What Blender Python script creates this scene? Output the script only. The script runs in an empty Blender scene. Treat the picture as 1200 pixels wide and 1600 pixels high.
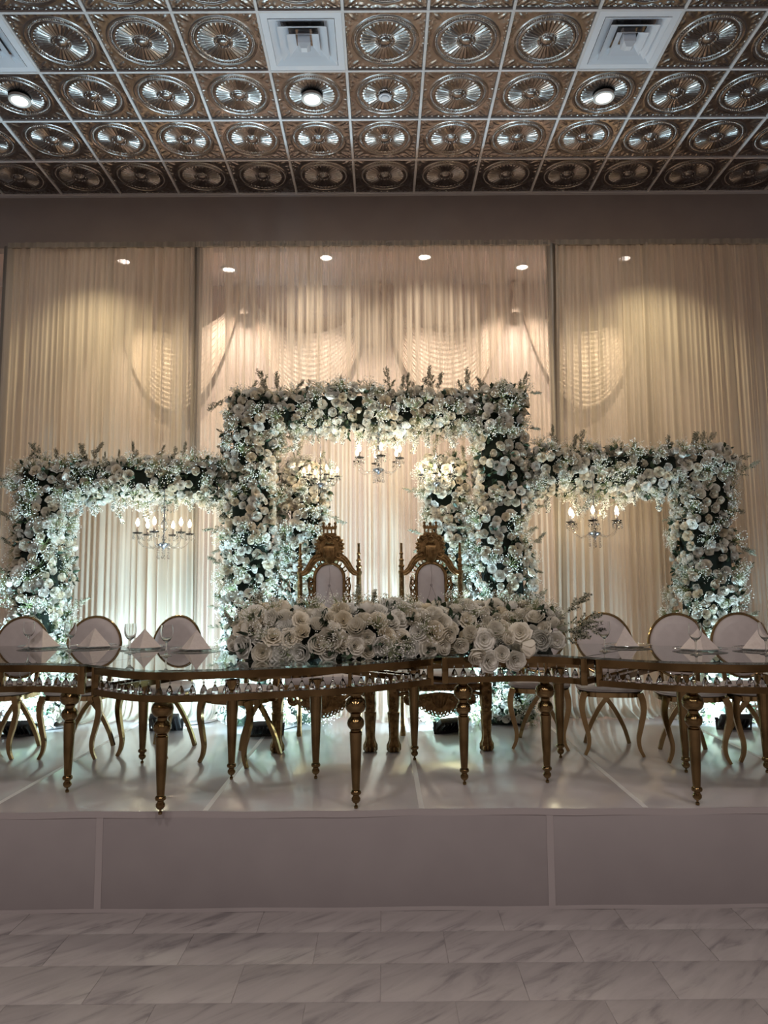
import bpy, bmesh, math, random
import numpy as np
from mathutils import Vector, Matrix, Euler, noise

PI = math.pi
R = math.radians
rng = random.Random(7)
S = bpy.context.scene
COL = S.collection

# ------------------------------------------------------------------ camera, world, unseen hall fill, exposure
cam_d = bpy.data.cameras.new('camera')
cam = bpy.data.objects.new('camera', cam_d)
COL.objects.link(cam)
cam_d.sensor_fit = 'HORIZONTAL'
cam_d.sensor_width = 36.0
cam_d.lens = 36.0 * 1145 / 1200
cam_d.clip_start = 0.05
CAMZ = 1.69
cam.matrix_world = (Matrix.Translation((0, 0, CAMZ)) @ Matrix.Rotation(R(-0.15), 4, 'Z')
                    @ Matrix.Rotation(R(90 + 5.73), 4, 'X') @ Matrix.Rotation(R(-0.40), 4, 'Z'))
S.camera = cam

world = bpy.data.worlds.new('world')
S.world = world
world.use_nodes = True
world.node_tree.nodes['Background'].inputs[0].default_value = (0.55, 0.62, 0.75, 1)
world.node_tree.nodes['Background'].inputs[1].default_value = 0.3

S.view_settings.view_transform = 'Standard'
S.view_settings.look = 'None'
S.view_settings.gamma = 1.0
S.view_settings.exposure = 0.0
S.view_settings.use_curve_mapping = False
S.cycles.use_denoising = True
S.cycles.max_bounces = 8
S.cycles.transparent_max_bounces = 16
S.cycles.sample_clamp_indirect = 4.0
S.cycles.caustics_reflective = False
S.cycles.caustics_refractive = False


def lamp(name, kind, loc, energy, color, parent=None, rot=None, size=0.1, size_y=None, spot=None, blend=0.5):
    d = bpy.data.lights.new(name, kind)
    d.energy = energy
    d.color = color
    if kind == 'AREA':
        d.size = size
        if size_y:
            d.shape = 'RECTANGLE'
            d.size_y = size_y
    else:
        d.shadow_soft_size = size
    if kind == 'SPOT':
        d.spot_size = spot
        d.spot_blend = blend
    o = bpy.data.objects.new(name, d)
    COL.objects.link(o)
    o.location = loc
    if rot:
        o.rotation_euler = rot
    if parent:
        o.parent = parent
    return o


# light levels of the lamps and of the added hall fill
HALL_W = 60        # each unseen area light added below the hall ceiling
CAN_W = 42          # each recessed can over the stage
NICHE_W = 95        # each downlight of the niche behind the drapes
BULB_W = 2.1        # each candle bulb
FLOOD_W = 62        # each floor floodlight
WARM = (1.0, 0.76, 0.50)
HALLC = (1.0, 0.88, 0.83)
COOL = (0.56, 0.84, 1.0)
for lx in (-3.0, 0.0, 3.0):  # unseen area lights without fittings, added to fill the hall and stage front
    for ly in (-3.0, 0.2):
        lamp('hall_fill', 'AREA', (lx, ly, 5.7), HALL_W, HALLC, size=0.5)


# ------------------------------------------------------------------ helpers
class MB:
    """collects geometry; build() links it as ONE mesh object"""

    def __init__(self):
        self.v = []
        self.f = []

    def add(self, vs, fs, M=None):
        b = len(self.v)
        if M is not None:
            vs = [M @ Vector(p) for p in vs]
        self.v += [tuple(p) for p in vs]
        self.f += [tuple(i + b for i in f) for f in fs]
        return self

    def box(self, c, s, M=None, ch=0.0):
        x, y, z = s[0] / 2, s[1] / 2, s[2] / 2
        if ch <= 0:
            vs = [(c[0] + i * x, c[1] + j * y, c[2] + k * z) for i in (-1, 1) for j in (-1, 1) for k in (-1, 1)]
            fs = [(0, 1, 3, 2), (4, 6, 7, 5), (0, 4, 5, 1), (2, 3, 7, 6), (0, 2, 6, 4), (1, 5, 7, 3)]
            return self.add(vs, fs, M)
        bm = bmesh.new()
        bmesh.ops.create_cube(bm, size=1.0)
        bmesh.ops.scale(bm, vec=s, verts=bm.verts)
        bmesh.ops.bevel(bm, geom=bm.edges, offset=ch, segments=2, affect='EDGES', profile=0.5)
        bm.verts.index_update()
        vs = [(p.co.x + c[0], p.co.y + c[1], p.co.z + c[2]) for p in bm.verts]
        fs = [[q.index for q in f.verts] for f in bm.faces]
        bm.free()
        return self.add(vs, fs, M)

    def box2(self, lo, hi, ch=0.0):
        return self.box([(a + b) / 2 for a, b in zip(lo, hi)], [b - a for a, b in zip(lo, hi)], None, ch)

    def tube(self, pts, r, n=8, closed=False, sx=1.0, M=None, up=None):
        """round (or flattened by sx) sweep along pts with radius r (number or list)"""
        P = [Vector(p) for p in pts]
        k = len(P)
        rr = r if isinstance(r, (list, tuple)) else [r] * k
        vs, fs = [], []
        prev = None
        for i in range(k):
            if closed:
                t = P[(i + 1) % k] - P[i - 1]
            else:
                t = P[min(i + 1, k - 1)] - P[max(i - 1, 0)]
            t.normalize()
            if up is not None:
                a = Vector(up) - t * t.dot(Vector(up))
                if a.length < 1e-5:
                    a = t.orthogonal()
            elif prev is None:
                a = t.orthogonal()
            else:
                a = prev - t * prev.dot(t)
                if a.length < 1e-6:
                    a = t.orthogonal()
            a.normalize()
            prev = a
            b = t.cross(a)
            for j in range(n):
                q = 2 * PI * (j + 0.5) / n
                vs.append(P[i] + a * (rr[i] * math.cos(q)) + b * (rr[i] * sx * math.sin(q)))
        m = k if closed else k - 1
        for i in range(m):
            for j in range(n):
                i2 = (i + 1) % k
                fs.append((i * n + j, i * n + (j + 1) % n, i2 * n + (j + 1) % n, i2 * n + j))
        if not closed:
            fs.append(tuple(range(n))[::-1])
            fs.append(tuple((k - 1) * n + j for j in range(n)))
        return self.add(vs, fs, M)

    def sweep(self, pts, w, h, closed=False, up=(0, 0, 1), M=None):
        """rectangular bar along pts: w across, h along up; both may be lists"""
        P = [Vector(p) for p in pts]
        k = len(P)
        ww = w if isinstance(w, (list, tuple)) else [w] * k
        hh = h if isinstance(h, (list, tuple)) else [h] * k
        U = Vector(up)
        vs, fs = [], []
        for i in range(k):
            t = (P[(i + 1) % k] - P[i - 1]) if closed else (P[min(i + 1, k - 1)] - P[max(i - 1, 0)])
            t.normalize()
            s = t.cross(U)
            if s.length < 1e-5:
                s = t.orthogonal()
            s.normalize()
            u = s.cross(t)
            for a, b in ((-1, -1), (1, -1), (1, 1), (-1, 1)):
                vs.append(P[i] + s * (a * ww[i] / 2) + u * (b * hh[i] / 2))
        for i in range(k if closed else k - 1):
            i2 = (i + 1) % k
            for j in range(4):
                fs.append((i * 4 + j, i * 4 + (j + 1) % 4, i2 * 4 + (j + 1) % 4, i2 * 4 + j))
        if not closed:
            fs.append((3, 2, 1, 0))
            fs.append(tuple((k - 1) * 4 + j for j in range(4)))
        return self.add(vs, fs, M)

    def lathe(self, prof, n=16, c=(0, 0, 0), M=None, close=False):
        vs, fs = [], []
        k = len(prof)
        for r, z in prof:
            for j in range(n):
                a = 2 * PI * j / n
                vs.append((c[0] + r * math.cos(a), c[1] + r * math.sin(a), c[2] + z))
        for i in range(k - 1):
            for j in range(n):
                fs.append((i * n + j, i * n + (j + 1) % n, (i + 1) * n + (j + 1) % n, (i + 1) * n + j))
        if not close:
            if prof[0][0] > 1e-6:
                fs.append(tuple(range(n))[::-1])
            if prof[-1][0] > 1e-6:
                fs.append(tuple((k - 1) * n + j for j in range(n)))
        return self.add(vs, fs, M)

    def ball(self, c, r, n=8, m=5, s=(1, 1, 1), M=None):
        prof = [(r * math.sin(PI * i / m), -r * math.cos(PI * i / m)) for i in range(m + 1)]
        vs, fs = [], []
        vs.append((c[0], c[1], c[2] - r * s[2]))
        for i in range(1, m):
            for j in range(n):
                a = 2 * PI * j / n
                vs.append((c[0] + prof[i][0] * math.cos(a) * s[0], c[1] + prof[i][0] * math.sin(a) * s[1], c[2] + prof[i][1] * s[2]))
        vs.append((c[0], c[1], c[2] + r * s[2]))
        L = len(vs) - 1
        for j in range(n):
            fs.append((0, 1 + (j + 1) % n, 1 + j))
            fs.append((L, 1 + (m - 2) * n + j, 1 + (m - 2) * n + (j + 1) % n))
        for i in range(m - 2):
            for j in range(n):
                fs.append((1 + i * n + j, 1 + i * n + (j + 1) % n, 1 + (i + 1) * n + (j + 1) % n, 1 + (i + 1) * n + j))
        return self.add(vs, fs, M)

    def slab(self, poly, d, M=None, inset=0.0):
        """polygon (x, z) extruded along y by d (towards -y), front face inset to a soft edge"""
        k = len(poly)
        cx = sum(p[0] for p in poly) / k
        cz = sum(p[1] for p in poly) / k
        vs = [(x, 0, z) for x, z in poly] + [(x, -d * 0.7, z) for x, z in poly]
        vs += [(x + (cx - x) * inset, -d, z + (cz - z) * inset) for x, z in poly]
        fs = [tuple(range(k)), tuple(range(2 * k, 3 * k))[::-1]]
        for i in range(k):
            j = (i + 1) % k
            fs += [(i, i + k, j + k, j), (i + k, i + 2 * k, j + 2 * k, j + k)]
        return self.add(vs, fs, M)

    def mesh(self, name, mat, smooth=True, ang=38):
        me = bpy.data.meshes.new(name)
        me.from_pydata(self.v, [], self.f)
        me.validate()
        bm = bmesh.new()
        bm.from_mesh(me)
        bmesh.ops.recalc_face_normals(bm, faces=bm.faces)
        bm.to_mesh(me)
        bm.free()
        if smooth:
            me.shade_smooth()
            me.set_sharp_from_angle(angle=R(ang))
        if mat:
            me.materials.append(mat)
        return me

    def build(self, name, mat, parent=None, smooth=True, ang=38, loc=None):
        return link(name, self.mesh(name, mat, smooth, ang), parent, loc)


def link(name, me, parent=None, loc=None, M=None):
    o = bpy.data.objects.new(name, me)
    COL.objects.link(o)
    if parent:
        o.parent = parent
    if loc is not None:
        o.location = loc
    if M is not None:
        o.matrix_local = M
    return o


def tag(o, label=None, cat=None, group=None, kind=None):
    if label:
        o['label'] = label
    if cat:
        o['category'] = cat
    if group:
        o['group'] = group
    if kind:
        o['kind'] = kind
    return o


def thing(name, label, cat, loc=(0, 0, 0), rz=0.0, group=None):
    o = bpy.data.objects.new(name, None)
    COL.objects.link(o)
    o.empty_display_size = 0.1
    o.location = loc
    o.rotation_euler = (0, 0, rz)
    return tag(o, label, cat, group)


def dup(o, parent=None):
    c = o.copy()
    COL.objects.link(c)
    if parent:
        c.parent = parent
    for ch in list(o.children):
        dup(ch, c)
    return c


def struct(o):
    o['kind'] = 'structure'
    return o


def catmull(P, n=8):
    P = [Vector(p) for p in P]
    Q = [P[0] * 2 - P[1]] + P + [P[-1] * 2 - P[-2]]
    out = []
    for i in range(1, len(Q) - 2):
        for k in range(n):
            t = k / n
            a, b, c, d = Q[i - 1], Q[i], Q[i + 1], Q[i + 2]
            out.append(0.5 * ((2 * b) + (c - a) * t + (2 * a - 5 * b + 4 * c - d) * t * t + (3 * b - a - 3 * c + d) * t ** 3))
    out.append(P[-1])
    return out


def resample(P, n):
    P = [Vector(p) for p in P]
    L = [0]
    for i in range(1, len(P)):
        L.append(L[-1] + (P[i] - P[i - 1]).length)
    out = []
    j = 0
    for i in range(n):
        s = L[-1] * i / (n - 1)
        while j < len(P) - 2 and L[j + 1] < s:
            j += 1
        t = (s - L[j]) / max(1e-9, L[j + 1] - L[j])
        out.append(P[j].lerp(P[j + 1], min(1, t)))
    return out


# ------------------------------------------------------------------ materials
def mat(name, col, rough=0.5, metal=0.0, **kw):
    m = bpy.data.materials.new(name)
    m.use_nodes = True
    b = m.node_tree.nodes['Principled BSDF']
    b.inputs['Base Color'].default_value = (*col, 1)
    b.inputs['Roughness'].default_value = rough
    b.inputs['Metallic'].default_value = metal
    for k, v in kw.items():
        b.inputs[k].default_value = v
    return m


def nodes(m):
    nt = m.node_tree
    return nt, nt.nodes, nt.links, nt.nodes['Principled BSDF']


def add_noise_colour(m, c1, c2, scale, stretch=(1, 1, 1), rot=(0, 0, 0), detail=6, lo=0.35, hi=0.65, distort=0.0, coord='Object', rough_var=None, bump=0.0):
    nt, N, L, b = nodes(m)
    tc = N.new('ShaderNodeTexCoord')
    mp = N.new('ShaderNodeMapping')
    mp.inputs['Scale'].default_value = stretch
    mp.inputs['Rotation'].default_value = rot
    nz = N.new('ShaderNodeTexNoise')
    nz.inputs['Scale'].default_value = scale
    nz.inputs['Detail'].default_value = detail
    nz.inputs['Distortion'].default_value = distort
    cr = N.new('ShaderNodeValToRGB')
    cr.color_ramp.elements[0].position = lo
    cr.color_ramp.elements[1].position = hi
    cr.color_ramp.elements[0].color = (*c1, 1)
    cr.color_ramp.elements[1].color = (*c2, 1)
    L.new(tc.outputs[coord], mp.inputs['Vector'])
    L.new(mp.outputs[0], nz.inputs['Vector'])
    L.new(nz.outputs['Fac'], cr.inputs[0])
    L.new(cr.outputs[0], b.inputs['Base Color'])
    if rough_var:
        mr = N.new('ShaderNodeMapRange')
        mr.inputs['To Min'].default_value = rough_var[0]
        mr.inputs['To Max'].default_value = rough_var[1]
        L.new(nz.outputs['Fac'], mr.inputs['Value'])
        L.new(mr.outputs[0], b.inputs['Roughness'])
    if bump:
        bp = N.new('ShaderNodeBump')
        bp.inputs['Strength'].default_value = bump
        bp.inputs['Distance'].default_value = 0.01
        L.new(nz.outputs['Fac'], bp.inputs['Height'])
        L.new(bp.outputs[0], b.inputs['Normal'])
    return m


def thin_glass(name, tint, rough=0.02, refl=1.0, base=0.0):
    """thin clear glass: what passes straight through plus a mirror-like share at grazing angles"""
    m = bpy.data.materials.new(name)
    m.use_nodes = True
    nt = m.node_tree
    N, L = nt.nodes, nt.links
    N.remove(N['Principled BSDF'])
    out = N['Material Output']
    tr = N.new('ShaderNodeBsdfTransparent')
    tr.inputs[0].default_value = (*tint, 1)
    gl = N.new('ShaderNodeBsdfGlossy')
    gl.inputs['Roughness'].default_value = rough
    lw = N.new('ShaderNodeLayerWeight')
    lw.inputs['Blend'].default_value = 0.5
    pw = N.new('ShaderNodeMath')
    pw.operation = 'POWER'
    pw.inputs[1].default_value = 4.0
    L.new(lw.outputs['Facing'], pw.inputs[0])
    fr = N.new('ShaderNodeMath')
    fr.operation = 'MULTIPLY_ADD'
    fr.inputs[1].default_value = 0.9
    fr.inputs[2].default_value = 0.04
    L.new(pw.outputs[0], fr.inputs[0])
    ma = N.new('ShaderNodeMath')
    ma.operation = 'MULTIPLY_ADD'
    ma.inputs[1].default_value = refl
    ma.inputs[2].default_value = base
    ma.use_clamp = True
    mx = N.new('ShaderNodeMixShader')
    L.new(fr.outputs[0], ma.inputs[0])
    L.new(ma.outputs[0], mx.inputs[0])
    L.new(tr.outputs[0], mx.inputs[1])
    L.new(gl.outputs[0], mx.inputs[2])
    L.new(mx.outputs[0], out.inputs[0])
    return m


def emit(name, col, strength):
    m = bpy.data.materials.new(name)
    m.use_nodes = True
    b = m.node_tree.nodes['Principled BSDF']
    b.inputs['Base Color'].default_value = (*col, 1)
    b.inputs['Emission Color'].default_value = (*col, 1)
    b.inputs['Emission Strength'].default_value = strength
    return m


def sheer(name, col, d_lo, d_hi, transl=0.45, scale=9.0):
    """sheer fabric: opacity varies with how tightly it is gathered and grows when seen edge-on"""
    m = bpy.data.materials.new(name)
    m.use_nodes = True
    nt = m.node_tree
    N, L = nt.nodes, nt.links
    N.remove(N['Principled BSDF'])
    out = N['Material Output']
    tc = N.new('ShaderNodeTexCoord')
    mp = N.new('ShaderNodeMapping')
    mp.inputs['Scale'].default_value = (1, 0.0, 0.012)
    nz = N.new('ShaderNodeTexNoise')
    nz.inputs['Scale'].default_value = scale
    nz.inputs['Detail'].default_value = 4
    mr = N.new('ShaderNodeMapRange')
    mr.inputs['From Min'].default_value = 0.38
    mr.inputs['From Max'].default_value = 0.62
    mr.inputs['To Min'].default_value = d_lo
    mr.inputs['To Max'].default_value = d_hi
    lw = N.new('ShaderNodeLayerWeight')
    lw.inputs['Blend'].default_value = 0.35
    ad = N.new('ShaderNodeMath')
    ad.operation = 'MULTIPLY_ADD'
    ad.inputs[1].default_value = 0.35
    ad.use_clamp = True
    tr = N.new('ShaderNodeBsdfTransparent')
    df = N.new('ShaderNodeBsdfDiffuse')
    df.inputs[0].default_value = (*col, 1)
    tl = N.new('ShaderNodeBsdfTranslucent')
    tl.inputs[0].default_value = (*col, 1)
    m1 = N.new('ShaderNodeMixShader')
    m1.inputs[0].default_value = transl
    m2 = N.new('ShaderNodeMixShader')
    L.new(tc.outputs['Object'], mp.inputs['Vector'])
    L.new(mp.outputs[0], nz.inputs['Vector'])
    L.new(nz.outputs['Fac'], mr.inputs['Value'])
    L.new(lw.outputs['Facing'], ad.inputs[0])
    L.new(mr.outputs[0], ad.inputs[2])
    L.new(df.outputs[0], m1.inputs[1])
    L.new(tl.outputs[0], m1.inputs[2])
    L.new(ad.outputs[0], m2.inputs[0])
    L.new(tr.outputs[0], m2.inputs[1])
    L.new(m1.outputs[0], m2.inputs[2])
    L.new(m2.outputs[0], out.inputs[0])
    return m


def petal_mat(name, c1, c2, use_attr=False):
    m = mat(name, c1, 0.6)
    nt, N, L, b = nodes(m)
    cr = N.new('ShaderNodeMixRGB')
    cr.inputs[1].default_value = (*c1, 1)
    cr.inputs[2].default_value = (*c2, 1)
    if use_attr:
        at = N.new('ShaderNodeAttribute')
        at.attribute_name = 'tint'
        L.new(at.outputs['Fac'], cr.inputs[0])
    else:
        oi = N.new('ShaderNodeObjectInfo')
        L.new(oi.outputs['Random'], cr.inputs[0])
    L.new(cr.outputs[0], b.inputs['Base Color'])
    tl = N.new('ShaderNodeBsdfTranslucent')
    L.new(cr.outputs[0], tl.inputs[0])
    mx = N.new('ShaderNodeMixShader')
    mx.inputs[0].default_value = 0.22
    L.new(b.outputs[0], mx.inputs[1])
    L.new(tl.outputs[0], mx.inputs[2])
    L.new(mx.outputs[0], N['Material Output'].inputs[0])
    b.inputs['Specular IOR Level'].default_value = 0.25
    return m


M = {}
M['tile_metal'] = add_noise_colour(mat('pressed_tin', (0.4, 0.34, 0.3), 0.27, 1.0), (0.19, 0.17, 0.16), (0.27, 0.248, 0.238), 9, rough_var=(0.2, 0.32))
M['grid_white'] = mat('grid_paint', (0.62, 0.61, 0.62), 0.35)
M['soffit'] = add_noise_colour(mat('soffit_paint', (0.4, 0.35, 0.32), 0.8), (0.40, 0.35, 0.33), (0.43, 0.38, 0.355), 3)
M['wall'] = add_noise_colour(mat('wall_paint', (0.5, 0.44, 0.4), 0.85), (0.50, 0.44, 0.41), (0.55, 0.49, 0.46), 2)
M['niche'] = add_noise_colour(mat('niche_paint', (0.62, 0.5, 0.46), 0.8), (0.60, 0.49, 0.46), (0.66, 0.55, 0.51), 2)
M['vent'] = mat('vent_enamel', (0.68, 0.70, 0.75), 0.35)
M['trim_white'] = mat('trim_white', (0.7, 0.68, 0.65), 0.4)
M['lamp_face'] = emit('lamp_face', (1.0, 0.93, 0.80), 9.0)
M['niche_face'] = emit('niche_face', (1.0, 0.86, 0.78), 6.0)
M['bulb'] = emit('flame_bulb', (1.0, 0.80, 0.50), 14.0)
M['flood_face'] = emit('flood_face', (0.75, 0.97, 1.0), 9.0)
M['gold'] = add_noise_colour(mat('polished_gold', (0.5, 0.33, 0.12), 0.18, 1.0), (0.165, 0.11, 0.05), (0.27, 0.185, 0.088), 6, rough_var=(0.09, 0.18))
M['chair_gold'] = add_noise_colour(mat('chair_gold', (0.55, 0.38, 0.16), 0.16, 1.0), (0.26, 0.182, 0.088), (0.38, 0.275, 0.14), 5, rough_var=(0.1, 0.22))
M['carved_gold'] = add_noise_colour(mat('carved_gold', (0.33, 0.2, 0.08), 0.42, 0.85), (0.13, 0.075, 0.028), (0.32, 0.20, 0.085), 30, rough_var=(0.32, 0.5), bump=0.25)
M['leather'] = add_noise_colour(mat('white_leather', (0.68, 0.62, 0.6), 0.42), (0.53, 0.48, 0.47), (0.58, 0.53, 0.52), 14, bump=0.04)
M['napkin'] = add_noise_colour(mat('napkin_cloth', (0.72, 0.64, 0.59), 0.85), (0.68, 0.60, 0.56), (0.74, 0.67, 0.62), 60, bump=0.08)
M['table_glass'] = thin_glass('table_glass', (0.88, 0.94, 0.92), 0.015, 1.25, 0.03)
M['goblet_glass'] = mat('goblet_glass', (0.98, 0.98, 0.98), 0.0, 0, **{'Transmission Weight': 1.0, 'IOR': 1.45})
M['clear_glass'] = thin_glass('clear_glass', (0.975, 0.98, 0.98), 0.03, 1.2, 0.0)
M['crystal'] = mat('crystal', (0.97, 0.97, 1.0), 0.0, 0, **{'Transmission Weight': 1.0, 'IOR': 1.55})
M['chand_crystal'] = mat('chandelier_crystal', (0.97, 0.96, 0.95), 0.02, 0, **{'Transmission Weight': 1.0, 'IOR': 1.5})
M['chrome'] = mat('chrome', (0.55, 0.58, 0.66), 0.12, 1.0)
M['sleeve'] = mat('candle_sleeve', (0.23, 0.22, 0.22), 0.3, 0.6)
M['black'] = mat('black_plastic', (0.012, 0.012, 0.013), 0.4)
M['pole'] = mat('grey_aluminium', (0.33, 0.30, 0.26), 0.45, 0.6)
M['drape_c'] = sheer('sheer_ivory', (0.80, 0.735, 0.625), 0.16, 0.80, 0.45, 24)
M['drape_s'] = sheer('dense_ivory', (0.66, 0.60, 0.50), 0.62, 0.98, 0.42, 14)
M['swag'] = add_noise_colour(mat('swag_satin', (0.7, 0.58, 0.5), 0.5), (0.68, 0.56, 0.49), (0.74, 0.62, 0.54), 3)
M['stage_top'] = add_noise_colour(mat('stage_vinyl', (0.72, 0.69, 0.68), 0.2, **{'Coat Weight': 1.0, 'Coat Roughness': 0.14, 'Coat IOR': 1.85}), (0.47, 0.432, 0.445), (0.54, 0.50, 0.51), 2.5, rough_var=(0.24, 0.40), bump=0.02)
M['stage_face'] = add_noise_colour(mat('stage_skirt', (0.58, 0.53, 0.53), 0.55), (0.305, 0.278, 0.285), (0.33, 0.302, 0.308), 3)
M['stage_tape'] = mat('stage_tape', (0.40, 0.365, 0.37), 0.4)
M['deck_tape'] = mat('deck_tape', (0.72, 0.69, 0.68), 0.38)
M['dark'] = mat('dark_gap', (0.05, 0.045, 0.045), 0.9)
M['rose'] = petal_mat('rose_petal', (0.86, 0.86, 0.82), (0.84, 0.78, 0.64))
M['rose_s'] = petal_mat('rose_petal_massed', (0.86, 0.86, 0.82), (0.84, 0.78, 0.64), True)
M['bud'] = mat('tiny_bloom', (0.88, 0.88, 0.82), 0.6)
M['leaf'] = add_noise_colour(mat('dark_leaf', (0.03, 0.06, 0.03), 0.45), (0.018, 0.04, 0.022), (0.05, 0.085, 0.045), 12)
M['stem'] = mat('spray_stem', (0.20, 0.25, 0.10), 0.6)
M['heather'] = mat('heather_bloom', (0.46, 0.44, 0.34), 0.7)
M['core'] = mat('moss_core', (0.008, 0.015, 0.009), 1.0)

# ------------------------------------------------------------------ the room shell
CEIL = 5.76
SOFY = 7.27          # face of the soffit over the niche
STZ = 0.507          # stage top
STY = 4.02           # stage front edge
T = 0.6096
GX0 = -0.867

floor = struct(MB().box2((-7, -7, -0.10), (7, 8.6, -0.003)).build('floor', None, None, False))


def marble(name, a, b, c):
    m = mat(name, a, 0.42)
    nt, N, L, bs = nodes(m)
    ge = N.new('ShaderNodeNewGeometry')
    oi = N.new('ShaderNodeObjectInfo')
    sc = N.new('ShaderNodeVectorMath')
    sc.operation = 'SCALE'
    L.new(oi.outputs['Location'], sc.inputs[0])
    sc.inputs['Scale'].default_value = 3.7
    ad = N.new('ShaderNodeVectorMath')
    ad.operation = 'ADD'
    L.new(ge.outputs['Position'], ad.inputs[0])
    L.new(sc.outputs[0], ad.inputs[1])
    mp = N.new('ShaderNodeMapping')
    mp.vector_type = 'TEXTURE'
    mp.inputs['Rotation'].default_value = (0, 0, R(42))
    mp.inputs['Scale'].default_value = (.8, .16, 1)
    L.new(ad.outputs[0], mp.inputs[0])
    nz = N.new('ShaderNodeTexNoise')
    nz.inputs['Scale'].default_value = 1.9
    nz.inputs['Detail'].default_value = 9
    nz.inputs['Roughness'].default_value = 0.62
    nz.inputs['Distortion'].default_value = 0.7
    L.new(mp.outputs[0], nz.inputs['Vector'])
    cr = N.new('ShaderNodeValToRGB')
    e = cr.color_ramp.elements
    e[0].position, e[0].color = 0.33, (*c, 1)
    e[1].position, e[1].color = 0.60, (*a, 1)
    k = cr.color_ramp.elements.new(0.46)
    k.color = (*b, 1)
    L.new(nz.outputs['Fac'], cr.inputs[0])
    L.new(cr.outputs[0], bs.inputs['Base Color'])
    return m


M['floor'] = marble('marble_vinyl', (0.405, 0.37, 0.366), (0.36, 0.328, 0.325), (0.22, 0.20, 0.203))
floor.data.materials.append(M['floor'])
ft = MB().box((0, 0, -0.006), (0.607, 0.302, 0.012), ch=0.002).mesh('floor_tile', M['floor'])
row = 0
yy = 3.9375
while yy > 1.6:
    off = 0.305 if row % 2 else 0.0
    k = -5
    while k <= 4:
        link('floor_tile', ft, floor, ((k + 0.5) * T + off - 0.02, yy, 0.0))
        k += 1
    yy -= 0.305
    row += 1

ceiling = struct(MB().box2((-7, -7, CEIL + 0.04), (7, SOFY + 0.06, CEIL + 0.14)).build('ceiling', M['tile_metal'], None, False))


def tile_mesh():
    NA, half = 480, T / 2 - 0.004
    rad = [0.0001, .012, .022, .032, .040, .046, .050, .054, .058, .062, .066, .070, .078, .10, .125, .15, .168, .182, .191,
           .196, .201, .206, .211, .2155, .219, .2225, .226, .2295, .234, .239, .243, .247, .251, .256]
    ext = [0.05, .1, .15, .2, .26, .32, .38, .44, .5, .56, .62, .68, .74, .8, .86, .91, .95, .975, 1.0]
    th = np.arange(NA) * 2 * PI / NA
    c, s = np.cos(th), np.sin(th)
    mx = np.maximum(abs(c), abs(s))
    rows = [(r * c, r * s) for r in rad]
    for t in ext:
        rr = rad[-1] + (half / mx - rad[-1]) * t
        rows.append((rr * c, rr * s))

    def h(x, y, r):
        a = np.arctan2(y, x)
        z = np.zeros_like(r)
        g = lambda q, m, w: np.exp(-((q - m) / w) ** 2)
        z += np.where(r < .046, .022 * np.sqrt(np.clip(1 - (r / .046) ** 2, 0, 1)), 0)
        z += g(r, .058, .006) * (.010 + .004 * np.cos(a * 12))
        u = (a / (2 * PI) * 32) % 1.0
        tri = 1 - abs(2 * u - 1)
        w = np.clip((r - .064) / .02, 0, 1) * np.clip((.194 - r) / .010, 0, 1)
        z += tri * w * (PI * r / 32) * .62
        z += g(r, .202, .006) * .010
        z += g(r, .2235, .0055) * (.004 + .006 * np.cos(a * 80))
        z += g(r, .247, .006) * .008
        ax, ay = abs(x), abs(y)
        m = np.maximum(ax, ay)
        z += g(m, half - .012, .006) * .004
        lx, ly = ax - .240, ay - .240          # leaf sprays in the corners
        p, q = (lx + ly) * .7071, (lx - ly) * .7071
        z += .009 * np.exp(-((p / .034) ** 2 + (q / .016) ** 2))
        for cx, cy in ((.278, .278), (.255, .205), (.205, .255), (.284, .195), (.195, .284), (.283, .245), (.245, .283), (.215, .215), (.285, .14), (.14, .285), (.286, .09), (.09, .286), (.286, .03), (.03, .286)):
            z += .0055 * np.exp(-(((ax - cx) / .0075) ** 2 + ((ay - cy) / .0075) ** 2))
        for sg in (1, -1):
            cx, cy = (.262, .17) if sg == 1 else (.17, .262)
            z += .006 * np.exp(-(((ax - cx) / .015) ** 2 + ((ay - cy) / .022) ** 2))
            cx, cy = (.272, .115) if sg == 1 else (.115, .272)
            z += .005 * np.exp(-(((ax - cx) / .012) ** 2 + ((ay - cy) / .014) ** 2))
            cx, cy = (.270, .225) if sg == 1 else (.225, .270)
            z += .005 * np.exp(-(((ax - cx) / .011) ** 2 + ((ay - cy) / .011) ** 2))
            cx, cy = (.279, .06) if sg == 1 else (.06, .279)
            z += .006 * np.exp(-(((ax - cx) / .01) ** 2 + ((ay - cy) / .02) ** 2))
        return -z

    V = []
    for x, y in rows:
        r = np.hypot(x, y)
        V.append(np.stack([x, y, h(x, y, r)], 1))
    V = np.concatenate(V)
    n = len(rows)
    i, j = np.meshgrid(np.arange(n - 1), np.arange(NA), indexing='ij')
    i, j = i.ravel(), j.ravel()
    j2 = (j + 1) % NA
    F = np.stack([i * NA + j, (i + 1) * NA + j, (i + 1) * NA + j2, i * NA + j2], 1)[:, ::-1]
    me = bpy.data.meshes.new('ceiling_tile')
    me.vertices.add(len(V))
    me.vertices.foreach_set('co', V.astype(np.float32).ravel())
    me.loops.add(F.size)
    me.loops.foreach_set('vertex_index', F.astype(np.int32).ravel())
    me.polygons.add(len(F))
    me.polygons.foreach_set('loop_start', np.arange(0, F.size, 4, dtype=np.int32))
    me.polygons.foreach_set('loop_total', np.full(len(F), 4, dtype=np.int32))
    me.update()
    me.validate()
    me.shade_smooth()
    me.materials.append(M['tile_metal'])
    return me


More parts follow.
